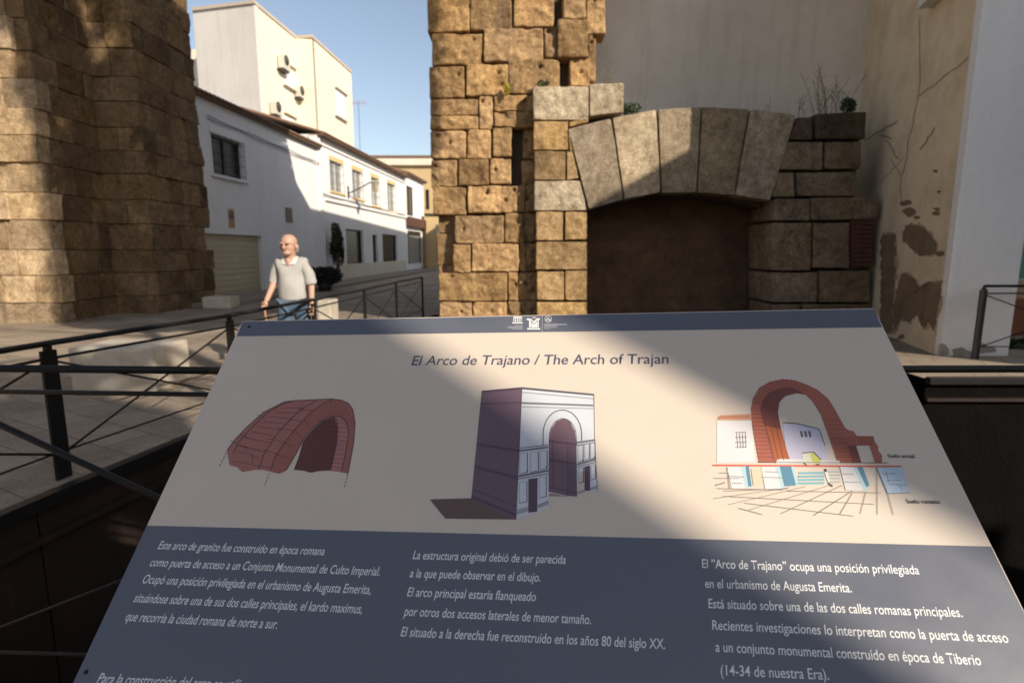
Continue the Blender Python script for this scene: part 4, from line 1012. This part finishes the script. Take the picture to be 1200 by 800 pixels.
# ------------------------------------------------------------------ the information board
BO = Vector((-0.66661857, 1.4190571, 1.47697631)); e1 = Vector((0.99536338, -0.09192996, 0.02829531)); e2 = Vector((-0.0485267, -0.73394071, -0.67747782))
e1.normalize(); e2 = (e2 - e1 * e2.dot(e1)).normalized()
bn = e1.cross(-e2).normalized(); bn = bn if bn.z > 0 else -bn
def B2(x, y, l=0.0): return hit(x, y, BO, bn) + bn * l
def edge_x(y, left): return 284 - .4678 * (y - 376) if left else 1024 + .4972 * (y - 361)
board = thing('information_board', 'slanted cream and blue information board about the Roman arch', 'board', (BO.x + .74, 1.1, 0))
def print_mat(name, col, rough=.38, spec=.4, dirt=.12):
    m, nt, b = new_mat(name); p = pos(nt)
    f = nz(nt, p, 5, 8, .7); c = mixc(nt, ramp(nt, f, [(.35, 0.0), (.8, dirt)]), col, tuple(x * .55 for x in col))
    v = N(nt, 'ShaderNodeTexVoronoi', Scale=14.0); nt.links.new(p, v.inputs['Vector'])
    c = mixc(nt, ramp(nt, v.outputs['Distance'], [(.012, .7), (.022, 0.0)]), c, (.10, .08, .06))
    nt.links.new(c, b.inputs['Base Color'])
    r_ = ramp(nt, nz(nt, p, 9, 8, .7), [(.3, rough - .06), (.7, rough + .10)]); nt.links.new(r_, b.inputs['Roughness'])
    b.inputs['Specular IOR Level'].default_value = spec
    bump(nt, b, nz(nt, p, 160, 4), .04, .002)
    return m
cream = print_mat('cream_print', (.66, .56, .46)); blue = print_mat('blue_print', (.122, .130, .162), .34, .55)
TL, TR = (284, 376), (1024, 361); yb = 960
bl = (edge_x(yb - 6, True), yb - 6); brr = (edge_x(yb + 40, False), yb + 40)
mb = MB(); ring = [bl, brr, TR, TL]
top = [B2(*q) for q in ring]; bot = [p - bn * .012 for p in top]
mb.hexa([bot[0], bot[1], bot[2], bot[3], top[0], top[1], top[2], top[3]])
bd = mb.build('panel', cream, board, bevel=.0012)
mb = MB(); q = [(TL[0] - .4678 * 18, 394), (edge_x(383.5, False), 383.5), (TR[0], TR[1]), (TL[0], TL[1])]
ins = lambda q, d=0: [B2(x, y, .0004) for x, y in q]
mb.add(ins([(277.5, 394), (1033.5, 383.5), (1024.2, 362), (284.4, 377)]), [(0, 1, 2, 3)]); mb.build('header_band', blue, board)
mb = MB(); mb.add(ins([(bl[0] + 1, bl[1] - 3), (brr[0] - 1, brr[1] - 3), (1161, 640), (172.5, 615.5)]), [(0, 1, 2, 3)]); mb.build('text_panel', blue, board)
mb = MB(); fr_ = [top[k] - bn * .0125 for k in range(4)]
def lerp4(a, b): return top[0].lerp(top[1], a).lerp(top[3].lerp(top[2], a), b)
for u in (.2, .8):
    a = lerp4(u, .3) - bn * .03; c = lerp4(u, .85) - bn * .03; m2 = MB(); m2.bar(a, c, .05, .03); m2.build('bracket', M['steel'], board)
    ctr = lerp4(u, .55) - bn * .05; m2 = MB(); m2.box((ctr.x - .035, ctr.y - .035, 0), (ctr.x + .035, ctr.y + .035, ctr.z)); m2.build('leg', M['steel'], board, bevel=.004)
SCREW = MB()
for x, y in ((101, 787), (292, 383)): 
    c = B2(x, y); SCREW.tube(c - bn * .001, c + bn * .0015, .004, .0035, 12)
SCREW.build('screw', M['steel'], board)
# --- lettering
def text_line(body, S0, E0, cap, mat, shear=.16, name='text_line', weight=0.0, layer=.0008):
    cu = bpy.data.curves.new('t', 'FONT'); cu.body = body; cu.size = 1; cu.shear = shear; cu.offset = weight; cu.resolution_u = 4
    ob = bpy.data.objects.new('t', cu); COL.objects.link(ob); dg = bpy.context.evaluated_depsgraph_get()
    me = bpy.data.meshes.new_from_object(ob.evaluated_get(dg)); bpy.data.objects.remove(ob)
    xs = [v.co.x for v in me.vertices]; x0, x1 = min(xs), max(xs)
    A = B2(*S0, layer); Bp = B2(*E0, layer); d = Bp - A; up = bn.cross(d).normalized()
    if up.dot(e2) > 0: up = -up
    m0 = B2((S0[0] + E0[0]) / 2, (S0[1] + E0[1]) / 2); m1 = B2((S0[0] + E0[0]) / 2, (S0[1] + E0[1]) / 2 - cap * (1.14 if name == 'text_line' else 1)); hm = abs((m1 - m0).dot(up)) / .72
    o0 = loc_of(board)
    for v in me.vertices: v.co = A + d * ((v.co.x - x0) / (x1 - x0)) + up * (v.co.y * hm) - o0
    me.materials.clear(); me.materials.append(mat); me.name = name
    return link(name, me, board)
ink = plain('title_ink', (.085, .085, .13), .5, .1); white_ink = plain('white_print', (.80, .79, .77), .45, .05); black_ink = plain('black_print', (.025, .022, .022), .5, .1)
text_line('El Arco de Trajano / The Arch of Trajan', (482, 428), (784, 426), 11.8, ink, .12, 'title', .004)
for txt, s, e, c in [
 ('Este arco de granito fue construido en época romana', (184.6, 643), (379.6, 650.3), 9),
 ('como puerta de acceso a un Conjunto Monumental de Culto Imperial.', (175.2, 663), (444.6, 674.3), 9.4),
 ('Ocupó una posición privilegiada en el urbanismo de Augusta Emerita,', (166.4, 683), (434, 695.8), 9.8),
 ('situándose sobre una de sus dos calles principales, el kardo maximus,', (156, 705), (424, 718.5), 10.2),
 ('que recorría la ciudad romana de norte a sur.', (146.3, 727), (324.4, 736.4), 10.5),
 ('Para la construcción del arco se utili', (113, 800), (280, 808), 11.5),
 ('La estructura original debió de ser parecida', (483.5, 654.7), (663, 660.3), 9.2),
 ('a la que puede observar en el dibujo.', (480, 676), (633.2, 681.3), 9.5),
 ('El arco principal estaría flanqueado', (476.8, 698.2), (628, 704), 9.8),
 ('por otros dos accesos laterales de menor tamaño.', (473, 721), (692.7, 731), 10.2),
 ('El situado a la derecha fue reconstruido en los años 80 del siglo XX.', (469.3, 745), (779.6, 760), 10.6),
 ('El ”Arco de Trajano” ocupa una posición privilegiada', (822.7, 665), (1077.7, 672.7), 9.6),
 ('en el urbanismo de Augusta Emerita.', (826.7, 688.3), (998.3, 693.7), 9.8),
 ('Está situado sobre una de las dos calles romanas principales.', (830.3, 712), (1128.3, 722.7), 10.2),
 ('Recientes investigaciones lo interpretan como la puerta de acceso', (834.7, 737.3), (1182.7, 752.7), 10.6),
 ('a un conjunto monumental construido en época de Tiberio', (838.7, 763), (1150.7, 779), 11),
 ('(14-34 de nuestra Era).', (845, 790.7), (971.7, 796), 11.4)]:
    text_line(txt, s, e, c, white_ink, .16, 'text_line', .006)
text_line('Suelo actual', (1041, 536), (1072, 536.5), 4.6, black_ink, 0, 'caption', .012)
text_line('Suelo romano', (1062.6, 589.5), (1102, 590), 5, black_ink, 0, 'caption', .012)
# --- drawings
def flat(c): return plain('print_%02x%02x%02x' % tuple(int(255 * x) for x in c), c, .5, .05)
class Art:
    def __init__(s, ox, oy, k): s.mb = MB(); s.o = (ox, oy, k); s.l = .0006; s.mats = []; s.idx = {}
    def mi(s, c):
        if c not in s.idx: s.idx[c] = len(s.mats); s.mats.append(flat(c))
        return s.idx[c]
    def P(s, x, y): return (s.o[0] + x / s.o[2], s.o[1] + y / s.o[2])
    def poly(s, pts, c): s.l += .00002; s.mb.add([B2(*s.P(x, y), s.l) for x, y in pts], [tuple(range(len(pts)))], s.mi(c))
    def line(s, pts, c, w=1.0):
        l = s.l + .0002; ribbon(s.mb, lambda x, y: B2(x, y, l), [s.P(x, y) for x, y in pts], w, s.mi(c))
    def done(s, name): return s.mb.build(name, s.mats, board)
INK = (.06, .04, .04)
# 1: the surviving arch
A = Art(255, 455, 6.4)
RD, RL, DK = (.33, .115, .085), (.37, .145, .115), (.13, .04, .03)
A.poly([(72,465),(130,385),(220,290),(345,180),(500,102),(580,92),(860,80),(930,88),(985,115),(1015,160),(1032,260),(1020,410),(995,550),(978,638),(920,625),(845,618),(850,560),(895,420),(905,300),(880,215),(800,235),(710,300),(640,390),(590,490),(515,615),(465,640),(400,625),(330,608),(270,612),(185,628),(148,590),(90,575)], RL)
A.poly([(860,80),(930,88),(985,115),(1015,160),(1032,260),(1020,410),(995,550),(978,638),(928,628),(945,560),(972,420),(985,330),(965,250),(920,210),(865,212),(800,235),(710,300),(640,390),(590,490),(515,615),(465,640),(400,610),(430,520),(500,410),(575,315),(690,190),(790,115)], RD)
A.poly([(640,400),(715,305),(800,240),(880,212),(900,290),(893,420),(860,560),(845,615),(760,620),(700,632),(640,615),(572,610),(610,510)], DK)
A.poly([(880,212),(925,218),(965,260),(980,340),(968,440),(940,560),(928,620),(845,616),(862,560),(893,420),(903,300)], (.40, .17, .14))
for pts in ([(72,465),(130,385),(220,290),(345,180),(500,102),(580,92),(860,80),(930,88),(985,115),(1015,160),(1032,260),(1020,410),(995,550),(978,638)], [(400,610),(430,520),(500,410),(575,315),(690,190),(790,115),(860,82)], [(310,605),(345,500),(440,350),(560,220),(640,150),(740,95)], [(118,490),(160,400),(265,285),(380,180),(470,125),(560,97)],
            [(515,615),(590,490),(640,390),(710,300),(800,235),(865,212),(920,210),(965,250),(985,330),(972,420),(945,560),(928,628)], [(895,225),(903,300),(893,420),(862,560),(845,615)], [(720,300),(715,380),(690,460),(650,612)]): A.line(pts, INK, .9)
for k in range(8):
    t = k / 8; x0 = 130 + 370 * t; y0 = 415 - 310 * t ** .8; A.line([(x0 + 30, y0 + 12), (x0 + 30 + 190 - 30 * t, y0 + 60 - 58 * t)], INK, .5)
for (x0, y0, x1, y1) in ((95,395,175,428),(170,345,232,372),(345,460,445,492),(390,378,500,405),(445,300,575,318),(510,232,640,245),(600,150,720,170),(120,545,400,595),(160,430,330,470),(430,490,540,525),(500,400,560,440),(575,310,625,370),(650,235,690,300),(150,470,310,520),(215,430,215,480),(260,480,262,560),(300,200,345,215),(650,170,610,160)): A.line([(x0, y0), (x1, y1)], INK, .55)
for k in range(16):
    th = R(165 - k * 12.5); c_ = (880, 330); A.line([(c_[0] + 95 * math.cos(th) * 1.0, c_[1] - 122 * math.sin(th)), (c_[0] + 145 * math.cos(th), c_[1] - 240 * math.sin(th) * (1 if math.sin(th) > 0 else .8))], INK, .4) if 0 < k < 13 else None
for k in range(11): y = 260 + k * 33; A.line([(897 - max(0, k - 4) * 7, y), (978 - max(0, k - 4) * 6, y + 6)], INK, .45)
for k in range(11): y = 250 + k * 34; A.line([(760 - k * 7, y), (892 - max(0, k - 4) * 7, y + 3)], (.06, .02, .015), .5)
for pts in ([(68,480),(10,595)], [(390,635),(350,735)], [(978,640),(950,750)]):
    (x0, y0), (x1, y1) = pts
    for k in range(4): a, b = k / 4, k / 4 + .15; A.line([(x0 + (x1 - x0) * a, y0 + (y1 - y0) * a), (x0 + (x1 - x0) * b, y0 + (y1 - y0) * b)], INK, .8)
A.done('ruin_drawing')
# 2: the original monument
A = Art(480, 430, 3.81)
PL, PD, WH, SHD, PV = (.15, .095, .125), (.10, .06, .085), (.60, .61, .64), (.14, .085, .075), (.17, .10, .125)
A.poly([(90,590),(275,585),(475,680),(160,676)], SHD)
A.poly([(620,575),(745,580),(700,560),(640,545)], (.30, .20, .17))
A.poly([(322,108),(502,92),(475,680),(275,588)], PL)
A.poly([(502,92),(823,122),(820,135),(825,300),(838,550),(785,558),(780,470),(760,470),(748,580),(710,578),(620,560),(620,628),(570,645),(530,660),(475,680),(490,360)], WH)
A.poly([(622,318),(632,275),(655,242),(688,228),(715,240),(738,285),(745,340),(748,578),(706,575),(620,556)], PV)
A.poly([(530,500),(572,494),(570,645),(530,650)], PD); A.poly([(780,445),(806,438),(806,552),(782,552)], PD)
A.poly([(706,350),(745,345),(748,578),(706,572)], (.14, .09, .115))
G = (.33, .33, .36); GD = (.16, .15, .18); GI = (.10, .09, .11)
for (p0, p1, w, c) in (((322,112),(502,96),2.2,PD),((320,165),(502,158),1.6,PD),((303,345),(492,375),3,PD),((292,445),(484,495),3.2,PD),((284,545),(478,622),1.2,PD),((278,580),(476,660),3.5,PD),
    ((502,96),(823,125),1.8,GI),((502,113),(822,142),1.2,G),((502,161),(820,172),2.0,GD),((502,178),(820,186),1.2,G),
    ((492,362),(620,348),1.0,GI),((492,374),(620,358),2.2,GD),((748,338),(828,326),2.2,GD),((748,350),(830,336),1.0,GI),((486,488),(620,462),2.4,GD),((484,500),(620,476),1.0,GI),((748,435),(832,412),2.4,GD),((748,446),(834,424),1.0,GI),
    ((478,652),(530,636),3.5,G),((572,626),(620,606),3.5,G),((748,562),(782,552),3,G),((806,545),(838,535),3,G),((476,640),(530,626),.8,GI),((572,618),(620,598),.8,GI),
    ((622,330),(745,345),2.4,PD),((622,415),(745,430),2.2,PD),((622,535),(745,560),1.2,PD),((640,322),(640,545),.8,PD),((706,335),(706,575),.9,PD)): A.line([p0, p1], c, w)
arc = [(596, 348)] + [(682 + 86 * math.cos(R(t)) * -1, 300 - 108 * math.sin(R(t))) for t in range(0, 181, 12)] + [(768, 330)]
A.line(arc, GI, 1.1); arc2 = [(622, 345)] + [(684 + 60 * -math.cos(R(t)), 310 - 80 * math.sin(R(t))) for t in range(0, 181, 12)] + [(747, 350)]; A.line(arc2, GI, .7)
for k in range(8): y = 245 + k * 11; A.line([(655 - k * 4, y), (715 + k * 3.5, y)], (.13, .075, .095), .5)
for (x0, x1, y0, y1) in ((492,526,388,478),(540,575,382,470),(582,614,376,460),(752,775,352,425),(782,803,346,418),(808,828,342,412),(490,524,515,608),(580,610,492,585),(754,776,452,520),(810,830,440,505)):
    A.line([(x0, y1), (x0, y0)], G, .7); A.line([(x1, y0 - 4), (x1, y1 - 5)], GI, 1.0); A.line([(x0, y1), (x1, y1 - 8)], GI, .8); A.line([(x0, y0), (x1, y0 - 5)], G, .7)
for x, y in ((526, 466), (612, 448), (775, 418), (828, 404)): A.line([(x - 4, y - 4), (x + 2, y), (x - 3, y + 6)], GI, 1.2)
A.line([(502,92),(490,360),(475,680)], PD, .7); A.line([(322,108),(502,92),(823,122)], GI, .9); A.line([(823,122),(825,300),(838,550)], GI, .7)
A.done('monument_drawing')
# 3: the arch today over the Roman ground
A = Art(800, 430, 3.75)
AR, AD, AL, SKY_, LAV, TEAL, TEALD, PALE = (.36, .11, .07), (.19, .055, .04), (.42, .14, .07), (.52, .57, .60), (.53, .50, .60), (.42, .58, .60), (.10, .23, .32), (.66, .63, .62)
A.poly([(150,238),(302,236),(318,418),(150,420)], PALE)
A.poly([(438,250),(500,250),(598,272),(625,345),(640,420),(462,420)], LAV)
A.poly([(302,236),(300,180),(308,140),(335,92),(380,65),(440,52),(490,58),(540,75),(590,98),(640,140),(665,180),(690,225),(715,268),(735,280),(748,280),(765,302),(838,304),(845,330),(860,350),(858,365),(876,388),(875,420),(845,420),(820,345),(762,345),(785,420),(680,418),(640,300),(605,205),(570,150),(540,122),(500,115),(450,128),(425,155),(418,200),(432,270),(450,340),(470,405),(410,418),(334,418),(318,330)], AR)
A.poly([(340,190),(350,150),(375,115),(420,95),(470,88),(540,122),(500,115),(450,128),(425,155),(418,200),(432,270),(450,340),(470,405),(410,418),(385,330),(355,250)], AD)
A.poly([(355,255),(432,275),(450,340),(470,405),(410,418),(388,330)], (.40, .11, .04))
A.poly([(725,345),(762,345),(785,420),(745,420)], AD)
for k in range(13): y = 190 + k * 17; A.line([(302 + max(0, k - 2) * 2.4, y), (352 + k * 4.0, y + 2)], (.15, .04, .02), .5)
for k in range(9): y = 235 + k * 20; A.line([(615 + k * 7, y), (690 + k * 6 if y < 300 else 735, y)], (.17, .05, .035), .5)
for k in range(10): y = 310 + k * 11; A.line([(650 + k * 4, y), (760 - 0 * k, y)], (.17, .05, .035), .45)
for k in range(9): x = 770 + k * 8; A.line([(x, 306), (x + 3, 344)], (.17, .05, .035), .45)
for k in range(14):
    th = R(175 - k * 9.5); A.line([(455 + 90 * math.cos(th), 185 - 92 * math.sin(th)), (455 + 148 * math.cos(th), 192 - 138 * math.sin(th))], (.17, .05, .035), .45)
for k in range(3): A.line([(362 + 22 * k, 250), (400 + 22 * k, 412)], (.14, .04, .02), .5)
A.poly([(150,232),(165,212),(302,206),(302,232)], (.55, .27, .16)); A.line([(155,222),(300,218)], (.35, .14, .08), .8)
for k in range(4): A.line([(236 + 13 * k - (0), 290), (242 + 12 * k, 354)], GI, .7); A.line([(230, 288 + 22 * k), (280, 286 + 22 * k)], GI, .7)
A.line([(438,244),(500,248),(598,272),(625,345)], INK, .8)
for x in (520, 538, 556): A.poly([(x - 6, 281), (x + 5, 281), (x + 10, 308), (x, 308)], (.11, .10, .13))
A.poly([(410,418),(418,404),(520,405),(690,412),(690,426),(410,426)], PALE)
A.line([(330,419),(900,421)], INK, .7)
A.poly([(525,378),(575,374),(590,395),(608,405),(606,425),(530,428)], (.66, .64, .50)); A.poly([(560,385),(576,374),(590,393),(606,402),(604,418),(570,418)], (.55, .55, .12)); A.line([(525,378),(575,374),(608,408)], INK, 1.0); A.line([(530,420),(545,432)], INK, 1.2); A.line([(585,428),(602,428)], INK, 1.2)
A.poly([(195,440),(255,438),(275,535),(215,535)], PALE); A.poly([(255,436),(275,436),(300,525),(275,535)], TEAL); A.poly([(275,436),(290,436),(303,524),(288,526)], TEALD)
A.poly([(300,446),(345,446),(355,515),(310,520)], (.60, .53, .38)); A.poly([(345,440),(405,438),(435,535),(362,538)], PALE)
A.poly([(405,436),(425,436),(448,530),(435,540)], TEAL); A.poly([(425,436),(475,434),(498,520),(448,524)], TEALD); A.poly([(475,434),(488,436),(510,515),(498,520)], TEAL)
for k in range(4): y = 462 + k * 15; A.poly([(510 - k * 2, y), (620, y - 2), (622, y + 7), (510 - k * 2, y + 8)], (.17, .40, .46)); A.line([(640, y - 2), (690, y - 2)], (.20, .40, .46), .8)
A.poly([(690,438),(750,440),(800,545),(715,540)], PALE); A.poly([(750,440),(775,440),(812,530),(795,545)], TEAL); A.poly([(765,440),(790,440),(820,520),(806,528)], TEALD)
A.poly([(852,442),(960,440),(1000,552),(900,556)], (.45, .55, .66))
for pts in ([(852,442),(900,556),(998,552)], [(875,470),(935,468)], [(890,458),(905,505)], [(895,500),(955,498)], [(905,515),(985,520)], [(950,520),(965,545)], [(135,489),(250,490)], [(160,465),(200,466)], [(195,440),(205,535)], [(345,485),(440,487)], [(200,480),(270,484)], [(215,510),(260,512)], [(360,460),(420,462)], [(700,470),(750,472)], [(710,505),(780,508)]): A.line(pts, (.20, .20, .22), .7)
A.line([(132,432),(960,437)], (.62, .09, .06), 1.6)
for pts in ([(150,534),(440,540)], [(180,545),(460,535)], [(135,578),(470,530)], [(200,605),(540,525)], [(292,628),(660,515)], [(430,645),(700,520)], [(575,652),(745,545)], [(690,648),(745,555)], [(780,645),(805,548)], [(855,650),(852,440)], [(925,650),(900,556)], [(245,620),(350,648)], [(180,568),(840,603)], [(460,545),(870,553)], [(270,598),(750,655)]): A.line(pts, (.22, .18, .15), .7)
A.line([(625,448),(630,460)], INK, 2.2); A.poly([(622,462),(636,462),(648,505),(640,512)], (.70, .68, .64)); A.line([(640,510),(658,526)], INK, 1.4); A.line([(145,520),(185,508)], (.25, .25, .26), 1.6)
A.done('section_drawing')
# --- emblems in the header band
A = Art(580, 365, 12); W = (.74, .72, .70)
A.poly([(255,95),(265,75),(375,75),(388,95)], W)
for x in (265, 290, 315, 340, 368): A.poly([(x - 6, 100), (x + 6, 100), (x + 6, 150), (x - 6, 150)], W)
A.poly([(242,155),(392,155),(392,170),(242,170)], W)
for y, x0, x1 in ((200, 280, 388), (215, 190, 388), (228, 170, 388), (245, 230, 388)): A.line([(x0, y), (x1, y + 2)], (.45, .44, .47), .5)
A.poly([(440,110),(470,95),(490,110),(500,95),(545,140),(595,95),(635,95),(632,120),(618,115),(615,225),(600,225),(600,120),(550,175),(505,120),(505,225),(480,225),(480,125),(460,125)], W)
A.poly([(512,150),(550,185),(596,140),(596,225),(512,225)], W); A.poly([(455,235),(635,235),(638,255),(455,255)], W)
A.poly([(520,75),(540,92),(550,62),(562,92),(585,72),(575,100),(530,100)], (.50, .49, .50))
A.line([(665,60),(665,290)], (.55, .54, .56), .4)
ringp = [(750 + 46 * math.cos(R(t)), 108 + 44 * math.sin(R(t))) for t in range(0, 361, 20)]; A.line(ringp, W, .6); A.line([(715,125),(750,90),(785,128),(715,125)], W, .7); A.line([(725,80),(775,135)], W, .4)
A.line([(690,185),(1015,185)], (.60, .59, .60), .7); A.line([(690,205),(880,210)], (.45, .44, .47), .6); A.line([(690,225),(870,226)], (.42, .41, .45), .5); A.line([(690,242),(770,243)], (.42, .41, .45), .5)
A.done('header_emblems')
